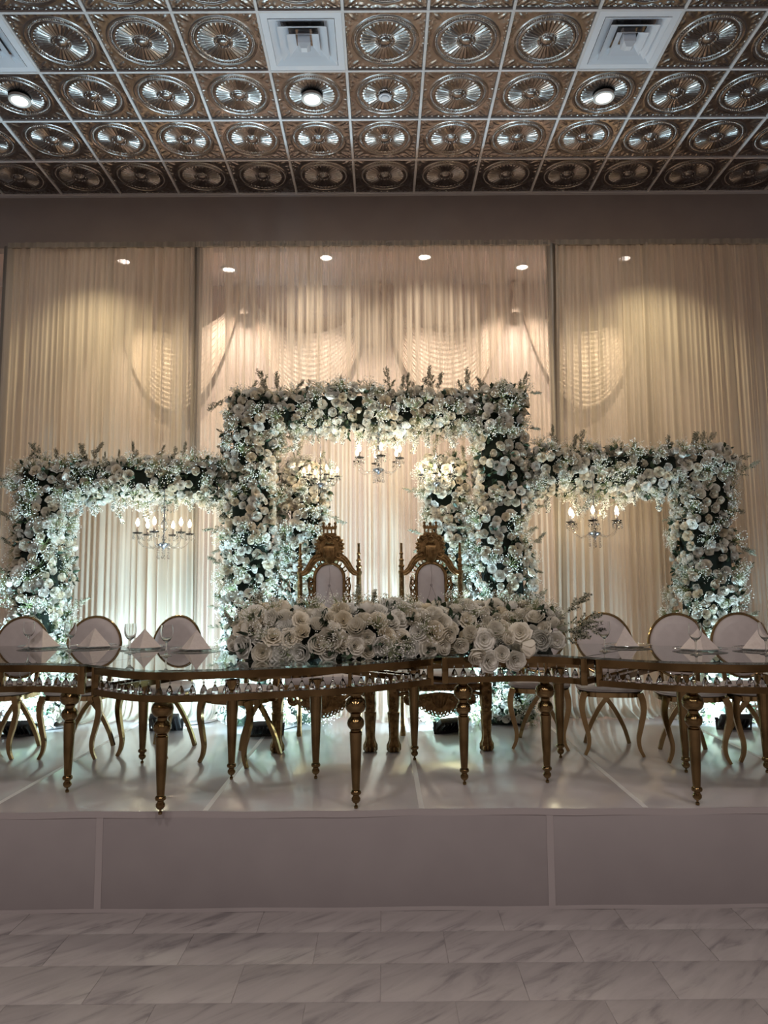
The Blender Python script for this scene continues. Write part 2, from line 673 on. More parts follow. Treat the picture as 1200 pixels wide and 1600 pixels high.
tm = tile_mesh()
SKIP = {(-4, 3), (0, 3), (4, 3)}     # places taken by the air diffusers (column, row from the soffit)
for c in range(-8, 10):
    for r_ in range(0, 7):
        if (c, r_) in SKIP:
            continue
        o = link('ceiling_tile', tm, ceiling, (GX0 + (c + 0.5) * T, SOFY - (r_ + 0.5) * T, CEIL + 0.012))
        o.rotation_euler = (R(rng.uniform(-.25, .25)), R(rng.uniform(-.25, .25)), R(90 * rng.randrange(4)))
for c in range(-8, 11):
    x = GX0 + c * T
    MB().box2((x - .011, SOFY - 7 * T, CEIL - .006), (x + .011, SOFY, CEIL + .03), ch=.002).build('grid_bar', M['grid_white'], ceiling)
for r_ in range(0, 8):
    y = SOFY - r_ * T
    MB().box2((GX0 - 8 * T, y - .011, CEIL - .0075), (GX0 + 10 * T, y + .011, CEIL + .03), ch=.002).build('grid_bar', M['grid_white'], ceiling)

# walls: soffit, the niche behind it, the sides and the hall wall behind the camera
NZ, NY = 5.18, 8.25
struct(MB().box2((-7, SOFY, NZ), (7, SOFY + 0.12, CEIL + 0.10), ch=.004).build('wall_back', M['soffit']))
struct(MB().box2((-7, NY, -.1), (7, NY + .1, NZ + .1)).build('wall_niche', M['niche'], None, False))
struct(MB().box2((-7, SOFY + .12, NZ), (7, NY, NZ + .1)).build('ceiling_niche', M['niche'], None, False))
struct(MB().box2((-7.1, -7, -.1), (-7, NY + .1, CEIL + .1)).build('wall_left', M['wall'], None, False))
struct(MB().box2((7, -7, -.1), (7.1, NY + .1, CEIL + .1)).build('wall_right', M['wall'], None, False))
struct(MB().box2((-7.1, -7.1, -.1), (7.1, -7, CEIL + .1)).build('wall_front', M['wall'], None, False))
struct(MB().box2((-7, SOFY - .004, CEIL - .03), (7, SOFY + .012, CEIL + .005)).build('trim_1', M['grid_white'], None, False))


# ------------------------------------------------------------------ ceiling fittings
def air_diffuser(x, y, label):
    t = thing('air_diffuser', label, 'air vent', (x, y, CEIL), 0, 'square ceiling air diffusers')

    def ring(o, i, zo, zi, th=.004):
        m = MB()
        vs, fs = [], []
        for (h_, z) in ((o, zo), (i, zi), (i, zi + th), (o, zo + th)):
            vs += [(-h_, -h_, z), (h_, -h_, z), (h_, h_, z), (-h_, h_, z)]
        for a in range(4):
            for k in range(4):
                fs.append((a * 4 + k, a * 4 + (k + 1) % 4, ((a + 1) % 4) * 4 + (k + 1) % 4, ((a + 1) % 4) * 4 + k))
        return m.add(vs, fs)
    h0 = T / 2 - .012
    ring(h0, .242, -.004, -.004, .02).build('rim', M['vent'], t, True, 20)
    ring(.242, .238, -.004, .07).build('duct_collar', M['vent'], t, True, 20)
    ring(.239, .160, -.008, .040).build('louvre', M['vent'], t, True, 20)
    ring(.180, .108, -.018, .030).build('louvre', M['vent'], t, True, 20)
    ring(.118, .060, -.028, .018).build('louvre', M['vent'], t, True, 20)
    MB().box((0, 0, .074), (.47, .47, .004)).build('dark_duct', M['dark'], t, False)
    m = MB()
    m.add([(-.045, -.045, -.034), (.045, -.045, -.034), (.045, .045, -.034), (-.045, .045, -.034),
           (-.022, -.022, -.062), (.022, -.022, -.062), (.022, .022, -.062), (-.022, .022, -.062),
           (-.045, -.045, .1), (.045, -.045, .1), (.045, .045, .1), (-.045, .045, .1)],
          [(0, 1, 5, 4), (1, 2, 6, 5), (2, 3, 7, 6), (3, 0, 4, 7), (4, 5, 6, 7), (0, 8, 9, 1), (1, 9, 10, 2), (2, 10, 11, 3), (3, 11, 8, 0)])
    m.build('centre_cone', M['vent'], t, True, 20)


ROWY = SOFY - 3.5 * T
air_diffuser(GX0 - 3.5 * T, ROWY, 'square white air diffuser cut off by the left edge of the metal ceiling')
air_diffuser(GX0 + 0.5 * T, ROWY, 'square white stepped air diffuser in the ceiling left of the middle')
air_diffuser(GX0 + 4.5 * T, ROWY, 'square white stepped air diffuser in the ceiling at upper right')


def can_light(x, y, label):
    t = thing('recessed_light', label, 'ceiling light', (x, y, CEIL), 0, 'recessed ceiling lights over the stage')
    m = MB()
    m.lathe([(.062, .0), (.064, -.030), (.082, -.034), (.088, -.028), (.086, -.004)], 28)
    m.build('trim_ring', M['trim_white'], t)
    MB().lathe([(.0001, -.020), (.04, -.022), (.0625, -.018), (.0625, -.008), (.0001, -.008)], 24).build('lamp_face', M['lamp_face'], t)
    lamp('can_beam', 'SPOT', (0, 0, -.045), CAN_W, (1.0, .88, .78), t, size=.05, spot=R(125), blend=.8)


CANY = SOFY - 2.5 * T
can_light(GX0 - 3.5 * T, CANY, 'lit round recessed light in the metal ceiling near the left edge')
can_light(GX0 + 0.5 * T, CANY, 'lit round recessed light just below the middle air diffuser')
can_light(GX0 + 4.5 * T, CANY, 'lit round recessed light below the right air diffuser')
t = thing('sprinkler_cover', 'small pale round cover at the centre of a pressed metal ceiling tile', 'sprinkler', (GX0 + 1.5 * T, CANY, CEIL))
MB().lathe([(.0001, -.030), (.03, -.029), (.036, -.024), (.037, .0)], 24).build('cap', M['vent'], t)
MB().lathe([(.036, -.016), (.052, -.018), (.055, -.012), (.05, .0)], 24).build('flange', M['vent'], t)

NL = [(-2.75, 7.55, 'niche downlight glinting through the left drape'), (-1.67, 7.77, 'round niche downlight seen through the sheer drape at its left end'),
      (-0.58, 7.49, 'bright niche downlight seen through the sheer drape left of centre'), (0.47, 7.49, 'bright niche downlight seen through the sheer drape right of centre'),
      (1.56, 7.75, 'round niche downlight seen through the sheer drape at its right end'), (2.62, 7.55, 'niche downlight hidden behind the right drape')]
for x, y, lb in NL:
    t = thing('niche_downlight', lb, 'ceiling light', (x, y, NZ), 0, 'downlights in the niche behind the drapes')
    MB().lathe([(.06, .0), (.064, -.02), (.085, -.022), (.09, -.012), (.09, .0)], 24).build('trim_ring', M['trim_white'], t)
    MB().lathe([(.0001, -.012), (.06, -.012), (.06, -.002), (.0001, -.002)], 20).build('lamp_face', M['niche_face'], t)
    lamp('niche_beam', 'SPOT', (0, 0, -.04), NICHE_W * (2.0 if abs(x) > 2 else 1.6), (1.0, .83, .64) if abs(x) < 2 else (1.0, .82, .52), t, size=.04, spot=R(105), blend=.7)

# ------------------------------------------------------------------ stage
stage = thing('stage', 'low white vinyl covered stage across the room with a glossy top', 'stage', (0, 0, 0))
SX = [-4.49, -3.31, -2.13, -0.95, 0.20, 1.39, 2.57, 3.75, 4.93]
SEND = NY
for a, b in zip(SX[:-1], SX[1:]):
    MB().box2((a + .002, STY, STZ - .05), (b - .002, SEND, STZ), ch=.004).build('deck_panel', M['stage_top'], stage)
MB().box2((SX[0] + .03, STY + .03, 0.0), (SX[-1] - .03, SEND, STZ - .049)).build('frame', M['dark'], stage, False)
FX = [-4.49, -1.50, 0.875, 3.25, 4.93]
for a, b in zip(FX[:-1], FX[1:]):
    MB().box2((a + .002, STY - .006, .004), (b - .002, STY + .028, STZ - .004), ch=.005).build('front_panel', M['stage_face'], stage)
for x in FX[1:-1]:
    MB().box2((x - .018, STY - .0085, .006), (x + .018, STY - .005, STZ - .006)).build('tape_strip', M['stage_tape'], stage)
MB().sweep([(x, STY - .004 + .002 * math.sin(x * 5), STZ - .014 + .0035 * math.sin(x * 3.1) + .002 * math.sin(x * 11)) for x in np.linspace(-4.49, 4.93, 90)], .008, .034).build('top_hem', M['stage_tape'], stage)
MB().sweep([(x, STY - .006, .010 + .002 * math.sin(x * 7)) for x in np.linspace(-4.49, 4.93, 60)], .004, .02).build('bottom_hem', M['stage_tape'], stage)
for x in SX[1:-1]:
    MB().box2((x - .014, STY + .01, STZ - .001), (x + .014, SEND - .3, STZ + .0008)).build('deck_tape', M['deck_tape'], stage)


# ------------------------------------------------------------------ swags on the niche wall
def swag(x0, x1, z0, sag0, sag1, seed, label):
    NU, NV = 40, 56
    vs = []
    for i in range(NU + 1):
        u = i / NU
        k = 4 * u * (1 - u)
        for j in range(NV + 1):
            v = j / NV
            drop = (sag0 + (sag1 - sag0) * v) * (k ** 0.85) + .10 * v * (1 - k)
            wob = .5 * math.sin(u * 7 + seed)
            fold = math.sin(v * 2 * PI * 8 + wob) * .013 * min(1, .35 + k)
            x = x0 + (x1 - x0) * (u + (.5 - u) * .04 * v)
            vs.append((x, NY - .03 - .05 * k - abs(fold) - .02 * (1 - v) , z0 - drop))
    fs = []
    for i in range(NU):
        for j in range(NV):
            a = i * (NV + 1) + j
            fs.append((a, a + 1, a + NV + 2, a + NV + 1))
    m = MB()
    m.add(vs, fs)
    o = m.build('swag', M['swag'], None, True, 80)
    tag(o, label, 'drapery', 'satin swags on the niche wall')


GP = [-3.14, -1.57, -.04, 1.55, 3.12]
SL = ['satin swag gathered on the niche wall behind the left drape', 'satin swag seen through the sheer drape left of centre',
      'satin swag seen through the sheer drape right of centre', 'satin swag gathered on the niche wall behind the right drape']
for i in range(4):
    swag(GP[i] + .02, GP[i + 1] - .02, 5.12, .55, 1.45, i * 1.7, SL[i])
for i, x in enumerate(GP):     # gathered tail hanging from each swag's peak
    m = MB()
    pts = []
    for k in range(60):
        a = 2 * PI * k / 60
        pts.append((math.cos(a), math.sin(a), 1 + .25 * math.sin(a * 9)))
    rows = [(5.16, .05), (5.10, .04), (5.02, .025), (4.93, .04), (4.80, .055)]
    vs = [(x + px * r_ * f * .8, NY - .10 + py * r_ * f * .5, z) for z, r_ in rows for px, py, f in pts]
    fs = [(a * 60 + k, a * 60 + (k + 1) % 60, (a + 1) * 60 + (k + 1) % 60, (a + 1) * 60 + k) for a in range(4) for k in range(60)]
    m.add(vs, fs)
    o = m.build('swag_tail', M['swag'], None, True, 80)
    tag(o, ['far left', 'second', 'middle', 'fourth', 'far right'][i] + ' of the gathered satin tails between the swags on the niche wall', 'drapery', 'satin tails on the niche wall')

# ------------------------------------------------------------------ pipe and drape
DY, DTOP = 6.86, 5.0


def drape(x0, x1, mat_, seed, label, fan=0.0, amp=.035):
    step = .0075
    NX = int((x1 - x0) / step)
    ZS = [STZ + .012, STZ + .016, STZ + .03, STZ + .055, STZ + .10, STZ + .2, STZ + .4, 1.2, 1.6, 2.0, 2.4, 2.8, 3.2, 3.6, 4.0, 4.35, 4.65, 4.85, 4.94, DTOP]
    ds = [.34, .26, .17, .10, .055, .03, .015] + [0] * 20
    rs = np.random.RandomState(seed)
    xs = np.linspace(0, 1, NX + 1)
    L = x1 - x0
    ph = np.cumsum(2 * PI * step / (.036 + .085 * np.interp(xs, np.linspace(0, 1, 40), rs.rand(40)) ** 1.5))
    am = np.interp(xs, np.linspace(0, 1, 60), .3 + .8 * rs.rand(60)) * np.clip(np.gradient(xs * L) / np.gradient(ph) * 2 * PI / .085, .4, 1.3)
    big = np.interp(xs, np.linspace(0, 1, 22), rs.randn(22)) * .025
    tl = np.interp(xs, np.linspace(0, 1, 16), rs.randn(16))
    pud = np.interp(xs, np.linspace(0, 1, 34), rs.rand(34))
    vs = []
    for k, z in enumerate(ZS):
        f = (z - STZ) / (DTOP - STZ)
        grow = .55 + .75 * (1 - f)
        for i in range(NX + 1):
            px = x0 + L * xs[i]
            px += fan * (1 - f) * (xs[i] - .5) * L * .08 + tl[i] * .018 * (1 - f) - tl[i] * .004
            p = ph[i] + tl[i] * (1 - f) * 1.4
            y = DY - amp * am[i] * grow * (math.sin(p) + .35 * math.sin(2 * p + 1)) - big[i] * (1 - f * .5)
            y -= ds[k] * (.35 + .9 * pud[i])
            zz = z + (.02 * pud[i] * math.sin(p * .5) if 0 < k < 4 else 0)
            vs.append((px, y, zz))
    n = NX + 1
    fs = [(a * n + i, a * n + i + 1, (a + 1) * n + i + 1, (a + 1) * n + i) for a in range(len(ZS) - 1) for i in range(NX)]
    m = MB()
    m.add(vs, fs)
    me = bpy.data.meshes.new('drape')
    me.from_pydata(m.v, [], m.f)
    me.shade_smooth()
    me.materials.append(mat_)
    o = link('drape', me)
    tag(o, label, 'curtain', 'ivory drapes behind the flower arches')
    # the sleeve at the top
    hb = MB()
    hb.sweep([(x, DY - .024 - .006 * math.sin(x * 60), DTOP + .005) for x in np.linspace(x0, x1, 160)], .012, .05)
    hb.build('rod_pocket', mat_, o)
    return o


drape(-3.62, -1.80, M['drape_s'], 3, 'long ivory drape left of the tall middle drape', .5)
drape(-1.79, 1.655, M['drape_c'], 11, 'sheer ivory drape in the middle with swags showing through')
drape(1.705, 4.05, M['drape_s'], 5, 'long ivory drape right of the tall middle drape', 1.0)
XP = [-3.66, -1.795, 1.68, 4.08]
PL = ['grey drape upright at the outer edge of the left drape', 'grey drape upright between the left and middle drapes',
      'grey drape upright between the middle and right drapes', 'grey drape upright at the outer edge of the right drape']
for x, lb in zip(XP, PL):
    t = thing('drape_stand', lb, 'pole', (x, DY + .085, STZ), 0, 'uprights of the pipe and drape')
    MB().tube([(0, 0, .012), (0, 0, DTOP - STZ + .03)], .048, 14).build('upright_pole', M['pole'], t)
    MB().box((0, 0, .006), (.42, .42, .012), ch=.003).build('base_plate', M['black'], t)
    MB().lathe([(.0001, DTOP - STZ + .055), (.012, DTOP - STZ + .05), (.014, DTOP - STZ + .03), (.026, DTOP - STZ + .028)][::-1], 10).build('top_pin', M['pole'], t)
for a, b, w in ((XP[0], XP[1], 'left'), (XP[1], XP[2], 'middle'), (XP[2], XP[3], 'right')):
    o = MB().tube([(a + .03, DY + .0, DTOP), (b - .03, DY + .0, DTOP)], .018, 10).build('drape_rail', M['pole'])
    tag(o, 'thin grey rail carrying the top of the %s drape' % w, 'rail', 'rails of the pipe and drape')

# ------------------------------------------------------------------ serpentine tables
TZ = 0.768                       # table height above the stage
LEG_PROF = [(.0001, 0), (.010, .002), (.011, .014), (.006, .018), (.006, .026), (.015, .03), (.024, .042), (.024, .054), (.017, .064), (.017, .07), (.027, .076),
            (.029, .084), (.027, .092), (.020, .098), (.021, .11), (.027, .22), (.033, .375), (.034, .398), (.028, .402), (.030, .405)]


def ball_prof(z0, z1, r, n=7):
    c, h = (z0 + z1) / 2, (z1 - z0) / 2
    return [(max(r * math.sqrt(max(0, 1 - (k / n) ** 2)), .028), c + h * k / n) for k in range(-n, n + 1)]


front_leg = MB().lathe(LEG_PROF + ball_prof(.405, .488, .047) + ball_prof(.490, .592, .058) + [(.040, .594), (.044, .605)], 22).mesh('leg', M['gold'])
rear_leg = MB().lathe(LEG_PROF[:-2] + [(.036, .42), (.038, .50), (.044, .506), (.046, .52), (.044, .535), (.032, .545), (.044, .57), (.046, .605)], 22).mesh('leg', M['gold'])
cm = MB()
cm.lathe([(.0001, 0), (.006, .004), (.0125, .014), (.0145, .022), (.011, .034), (.005, .046), (.0015, .054)], 7)
crystal_drop = None


def make_crystal():
    m = MB()
    m.lathe([(.0001, -.072), (.009, -.068), (.0185, -.054), (.020, -.045), (.015, -.029), (.0065, -.012), (.001, -.004)], 7)
    m.ball((0, 0, .004), .0062, 6, 4)
    m.tube([(0, 0, .008), (0, 0, .022)], .0012, 4)
    return m.mesh('crystal_drop', M['crystal'], True, 10)


crystal_me = make_crystal()


def table(label, F, B, front_legs, rear_legs, stile_at=(), nd=None):
    """F, B: front and back edges of the top as curves in plan, both running left to right"""
    FF, BB = resample(catmull([(x, y, 0) for x, y in F], 10), 36), resample(catmull([(x, y, 0) for x, y in B], 10), 36)
    cx = sum(p.x for p in FF + BB) / 72
    cy = sum(p.y for p in FF + BB) / 72
    t = thing('serpentine_table', label, 'table', (cx, cy, STZ), 0, 'serpentine glass tables')
    C = Vector((cx, cy, 0))
    FF, BB = [p - C for p in FF], [p - C for p in BB]
    up = lambda P, z: [Vector((p.x, p.y, z)) for p in P]

    def off(P, d):
        out = []
        for i, p in enumerate(P):
            tt = P[min(i + 1, len(P) - 1)] - P[max(i - 1, 0)]
            nn = Vector((-tt.y, tt.x, 0)).normalized()
            out.append(p + nn * d)
        return out
    Fi, Bi = off(FF, .03), off(BB, -.03)
    for w in (Fi, Bi):
        w[0] = w[0].lerp(w[1], .9)
        w[-1] = w[-1].lerp(w[-2], .9)
    # glass
    m = MB()
    n = len(FF)
    vs = up(FF, TZ - .012) + up(BB, TZ - .012) + up(FF, TZ) + up(BB, TZ)
    fs = []
    for i in range(n - 1):
        fs += [(i, i + 1, n + i + 1, n + i), (2 * n + i, 3 * n + i, 3 * n + i + 1, 2 * n + i + 1),
               (i, 2 * n + i, 2 * n + i + 1, i + 1), (n + i, n + i + 1, 3 * n + i + 1, 3 * n + i)]
    fs += [(0, n, 3 * n, 2 * n), (n - 1, 3 * n - 1, 4 * n - 1, 2 * n - 1)]
    m.add(vs, fs)
    m.build('glass_top', M['table_glass'], t, True, 30)
    zt, zb = TZ - .0325, .6225
    for w in (Fi, Bi):
        MB().sweep(up(w, zt), .036, .038).build('top_rail', M['gold'], t)
        MB().sweep(up(w, zb), .036, .034).build('bottom_rail', M['gold'], t)
    for a, b in ((Fi[0], Bi[0]), (Fi[-1], Bi[-1])):
        MB().sweep(up([a, b], zt), .034, .037).build('end_rail', M['gold'], t)
        MB().sweep(up([a, b], zb), .034, .033).build('end_rail', M['gold'], t)
        for p in (a, b):
            MB().box((p.x, p.y, (zt + zb) / 2), (.038, .038, zt - zb + .04), ch=.003).build('corner_post', M['gold'], t)
    for s in stile_at:
        p = Fi[int(s * (n - 1))]
        MB().box((p.x, p.y, (zt + zb) / 2), (.02, .02, zt - zb), ch=.002).build('stile', M['gold'], t)
    q = Bi[n // 2]
    MB().box((q.x, q.y, (zt + zb) / 2), (.02, .02, zt - zb), ch=.002).build('stile', M['gold'], t)
    for x, y in front_legs:
        link('leg', front_leg, t, (x - cx, y - cy, 0))
    for x, y in rear_legs:
        link('leg', rear_leg, t, (x - cx, y - cy, 0))
    for w in (Fi, Bi):
        L = sum((w[i + 1] - w[i]).length for i in range(n - 1))
        k = int(L / .057)
        for p in resample(w, k + 2)[1:-1]:
            o = link('crystal_drop', crystal_me, t, (p.x, p.y, zt - .019 - .022 + rng.uniform(-.002, .002)))
            o.rotation_euler = (0, 0, rng.uniform(0, 6))
    return t


J1f, J2f, J3f = (-1.62, 4.06), (.338, 4.39), (1.15, 4.27)
J1b, J2b, J3b = (-1.15, 4.97), (-.3, 5.02), (1.80, 5.02)
g = .012
table('serpentine glass table at the left edge with gold legs and hanging crystals', [(-2.85, 3.90), (-2.5, 4.08), (-2.12, 4.15), (-1.85, 4.13), (J1f[0] - g, J1f[1])],
      [(-3.35, 4.85), (-2.8, 5.32), (-2.1, 5.46), (-1.55, 5.28), (J1b[0] - g, J1b[1])], [(-1.84, 4.40), (-2.62, 4.33)], [(-1.63, 5.09), (-2.75, 5.14)], (.62,))
table('long bowed serpentine glass table carrying the left half of the flower garland', [J1f, (-1.30, 3.81), (-1.08, 3.75), (-.80, 3.79), (-.475, 3.89), (-.225, 3.97), (.106, 4.18), J2f],
      [J1b, (-.95, 4.78), (-.72, 4.72), (-.5, 4.79), J2b], [(-1.17, 3.97), (-.15, 4.05)], [(-.94, 4.66), (-.42, 4.66)], (.27, .72))
table('middle serpentine glass table under the right half of the flower garland', [(J2f[0] + g, J2f[1] + .004), (.6, 4.43), (.88, 4.45), (1.06, 4.36), J3f],
      [(J2b[0] + g * 2, J2b[1] + .02), (.1, 5.17), (.75, 5.26), (1.38, 5.20), J3b], [(.48, 4.50), (.98, 4.53)], [(.21, 5.12), (1.21, 5.15)], (.36, .72))
table('serpentine glass table on the right side in front of three white chairs', [(J3f[0] + g * 1.5, J3f[1] - .006), (1.53, 4.0), (2.0, 3.89), (2.5, 3.94), (3.1, 4.29)],
      [(J3b[0] + g, J3b[1] - .01), (2.03, 4.88), (2.3, 4.83), (2.55, 4.90), (2.75, 5.0)], [(1.68, 4.06), (2.75, 4.10)], [(1.90, 4.74), (2.40, 4.72)], (.5,))


# ------------------------------------------------------------------ place settings
GT = STZ + TZ
goblet_me = MB().lathe([(.0001, .002), (.034, .002), (.035, .0035), (.012, .008), (.0055, .016), (.0048, .07), (.008, .080), (.022, .092), (.034, .112), (.0385, .135),
                        (.0375, .16), (.0345, .184), (.0335, .184), (.0365, .16), (.0373, .135), (.033, .114), (.021, .095), (.0001, .086)], 26).mesh('goblet', M['goblet_glass'])
plate_me = MB().lathe([(.0001, .001), (.10, .001), (.125, .006), (.160, .011), (.163, .0125), (.160, .014), (.125, .009), (.10, .004), (.0001, .004)], 40).mesh('charger_plate', M['clear_glass'])
rim_me = MB().tube([(.161 * math.cos(a * PI / 20), .161 * math.sin(a * PI / 20), .0125) for a in range(40)], .0018, 5, True).mesh('rim_band', M['chrome'])


def napkin_mesh():
    ap = Vector((0, .01, .125))
    base = [Vector(p) for p in ((-.115, .005, 0), (-.06, -.045, 0), (0, -.085, 0), (.06, -.045, 0), (.115, .005, 0), (.06, .05, 0), (0, .06, 0), (-.06, .05, 0))]
    bow = [1.0, .86, 1.0, .86, 1.0, .9, 1, .9]
    vs, fs = [], []
    NR = 7
    for k in range(NR):
        f = k / NR
        for i, b in enumerate(base):
            p = b.lerp(ap, f)
            w = bow[i] + (1 - bow[i]) * (abs(f - .5) * 2)
            vs.append((p.x * w, ap.y * f + (p.y - ap.y * f) * w, p.z + .004))
    vs.append(tuple(ap + Vector((0, 0, .004))))
    n = len(base)
    for k in range(NR - 1):
        for i in range(n):
            fs.append((k * n + i, k * n + (i + 1) % n, (k + 1) * n + (i + 1) % n, (k + 1) * n + i))
    for i in range(n):
        fs.append(((NR - 1) * n + i, (NR - 1) * n + (i + 1) % n, len(vs) - 1))
    fs.append(tuple(range(n))[::-1])
    m = MB()
    m.add(vs, fs)
    m.sweep([(-.115, .0, .0035), (-.06, -.047, .0035), (0, -.088, .0035), (.06, -.047, .0035), (.115, .0, .0035)], .008, .006)
    return m.mesh('napkin', M['napkin'], True, 24)


napkin_me = napkin_mesh()
for i, (x, y, lb) in enumerate([(-2.42, 4.98, 'clear stemmed water goblet nearest the left edge of the photo'),
                                (-2.07, 4.82, 'clear stemmed goblet in front of the second white chair from the left'),
                                (-1.61, 4.64, 'clear upright goblet standing between two folded napkins at left'),
                                (-1.315, 4.42, 'clear goblet before the folded napkin beside the garland\'s left end'),
                                (1.37, 4.50, 'clear goblet in front of the first white chair right of the garland'),
                                (1.83, 4.25, 'clear goblet standing on the right table before the second chair'),
                                (2.24, 4.25, 'clear goblet at the right edge of the photo')]):
    o = link('goblet', goblet_me, None, (x, y + .09, GT))
    o.rotation_euler = (0, 0, i * 1.1)
    tag(o, lb, 'glass', 'water goblets on the glass tables')
for i, (x, y, rz, pl, nl) in enumerate([
        (-2.38, 5.10, .25, 'clear charger plate nearest the left edge on the left table', 'folded napkin half hidden behind the leftmost goblet'),
        (-2.02, 5.10, .15, 'clear charger plate under the second napkin from the left', 'folded peaked napkin in front of the second chair from the left'),
        (-1.63, 4.98, -.1, 'clear charger plate behind the upright goblet at left', 'tall peaked napkin right behind the third goblet from the left'),
        (-1.24, 4.83, -.25, 'clear charger plate beside the left end of the garland', 'wide peaked napkin beside the left end of the garland'),
        (1.62, 4.84, .3, 'clear charger plate before the first chair right of the garland', 'peaked napkin behind the goblet just right of the garland'),
        (1.98, 4.55, .1, 'clear charger plate in the middle of the right table', 'narrow peaked napkin behind the goblet of the right table\'s middle place'),
        (2.36, 4.55, -.15, 'clear charger plate nearest the right edge of the photo', 'peaked napkin nearest the right edge of the photo')]):
    p = thing('charger_plate', pl, 'plate', (x, y + .09, GT), rz, 'clear charger plates')
    link('glass_disc', plate_me, p)
    link('rim_band', rim_me, p)
    o = link('napkin', napkin_me, None, (x, y + .09, GT + .004))
    o.rotation_euler = (0, 0, rz + [.2, -.15, .1, -.1, .35, -.3, .2][i])
    tag(o, nl, 'napkin', 'folded napkins on the charger plates')


# ------------------------------------------------------------------ round back chairs
def make_chair(label):
    t = thing('banquet_chair', label, 'chair', (0, 0, STZ), 0, 'round back banquet chairs')

    def sq(r, z, n=40, e=.62, dy=0):
        out = []
        for k in range(n):
            a = 2 * PI * k / n
            c, s = math.cos(a), math.sin(a)
            out.append((r * math.copysign(abs(c) ** e, c), dy + r * .98 * math.copysign(abs(s) ** e, s), z))
        return out
    rows = [sq(.205, .428), sq(.222, .436), sq(.228, .452), sq(.222, .470), sq(.205, .483), sq(.16, .491), sq(.09, .495), sq(.02, .496)]
    m = MB()
    m.add([p for r_ in rows for p in r_], [(a * 40 + k, a * 40 + (k + 1) % 40, (a + 1) * 40 + (k + 1) % 40, (a + 1) * 40 + k) for a in range(7) for k in range(40)]
          + [tuple(range(40))[::-1], tuple(range(280, 320))])
    seat = m.build('seat', M['leather'], t)
    MB().tube(sq(.226, .440), .004, 6, True).build('piping', M['leather'], seat)
    MB().sweep(sq(.208, .412), .022, .032, True).build('seat_frame', M['chair_gold'], t)
    for s in (-1, 1):
        P = catmull([(s * .186, -.188, .425), (s * .203, -.192, .37), (s * .205, -.194, .30), (s * .184, -.196, .20), (s * .166, -.198, .12), (s * .172, -.202, .055), (s * .196, -.208, .002)], 5)
        k = len(P)
        MB().sweep(P, [.046 * (1 - .56 * i / (k - 1)) for i in range(k)], [.034 * (1 - .35 * i / (k - 1)) for i in range(k)], up=(0, 1, 0)).build('leg', M['chair_gold'], t)
        y0 = .19 + s * .014
        P = catmull([(s * -.085, y0, .425), (s * -.03, y0, .37), (s * .055, y0 + .004, .26), (s * .125, y0 + .015, .12), (s * .160, y0 + .03, .002)], 5)
        k = len(P)
        MB().sweep(P, [.036 * (1 - .25 * i / (k - 1)) for i in range(k)], .024, up=(0, 1, 0)).build('leg', M['chair_gold'], t)
    MB().box((0, .195, .415), (.26, .05, .03), ch=.004).build('rear_rail', M['chair_gold'], t)
    # round back, leaning
    Mx = Matrix.Translation((0, .215, .735)) @ Matrix.Rotation(R(-9), 4, 'X')
    rx, rz = .203, .225
    prof = [(0, -.034), (.35, -.034), (.7, -.030), (.90, -.022), (.975, -.006), (.985, .008), (.95, .022), (.7, .026), (0, .028)]
    n = 44
    vs = [(rx * max(q, .001) * math.cos(2 * PI * k / n), yy_, rz * max(q, .001) * math.sin(2 * PI * k / n)) for q, yy_ in prof for k in range(n)]
    m = MB()
    m.add(vs, [(a * n + k, (a + 1) * n + k, (a + 1) * n + (k + 1) % n, a * n + (k + 1) % n) for a in range(len(prof) - 1) for k in range(n)], Mx)
    m.build('backrest', M['leather'], t)
    MB().tube([(rx * math.cos(2 * PI * k / n), 0, rz * math.sin(2 * PI * k / n)) for k in range(n)], .0105, 8, True, 1.3, Mx).build('back_frame', M['chair_gold'], t)
    for s in (-1, 1):
        MB().sweep([(s * .12, .20, .42), (s * .125, .215, .50), (s * .13, .222, .575)], .03, .018, up=(0, 1, 0)).build('back_post', M['chair_gold'], t)
    return t


chair0 = make_chair('white leather round back chair with gold legs at the left edge of the photo')
CH = [(-2.76, 5.32, -2.83 + 2.78, None), (-2.19, 5.30, 0.0, 'round back chair second from the left, before the left flower column'),
      (-1.63, 5.33, -.28, 'round back chair third from the left, under the left chandelier'),
      (-.98, 5.08, -.45, 'round back chair behind the left end of the garland'),
      (1.17, 5.48, -.22, 'round back chair behind the right end of the garland'),
      (1.63, 5.28, -.18, 'first fully visible round back chair right of the garland'),
      (2.11, 5.05, -.14, 'second fully visible round back chair right of the garland'),
      (2.58, 5.06, -.1, 'round back chair nearest the right edge of the photo')]
for i, (x, y, rz, lb) in enumerate(CH):
    c = chair0 if i == 0 else dup(chair0)
    c.location = (x, y + .12, STZ)
    c.rotation_euler = (0, 0, rz)
    if lb:
        c['label'] = lb


# ------------------------------------------------------------------ the two thrones
def spiral(c, r, turns, a0, y, n=18, flip=1, r1=.15):
    return [(c[0] + flip * r * (1 - (1 - r1) * k / n) * math.cos(a0 + turns * 2 * PI * k / n), y, c[1] + r * (1 - (1 - r1) * k / n) * math.sin(a0 + turns * 2 * PI * k / n)) for k in range(n + 1)]


def leaf_poly(c, ang, ln, w):
    d = (math.cos(ang), math.sin(ang))
    q = (-d[1], d[0])
    return [(c[0] + d[0] * ln * a + q[0] * w * b, c[1] + d[1] * ln * a + q[1] * w * b) for a, b in ((0, -.3), (.3, -.5), (.65, -.42), (1, 0), (.65, .42), (.3, .5), (0, .3))]


M['button'] = mat('button_tuft_shade', (.30, .26, .25), .6)  # dark colour of the buttons, also paints the shade in the tufting creases


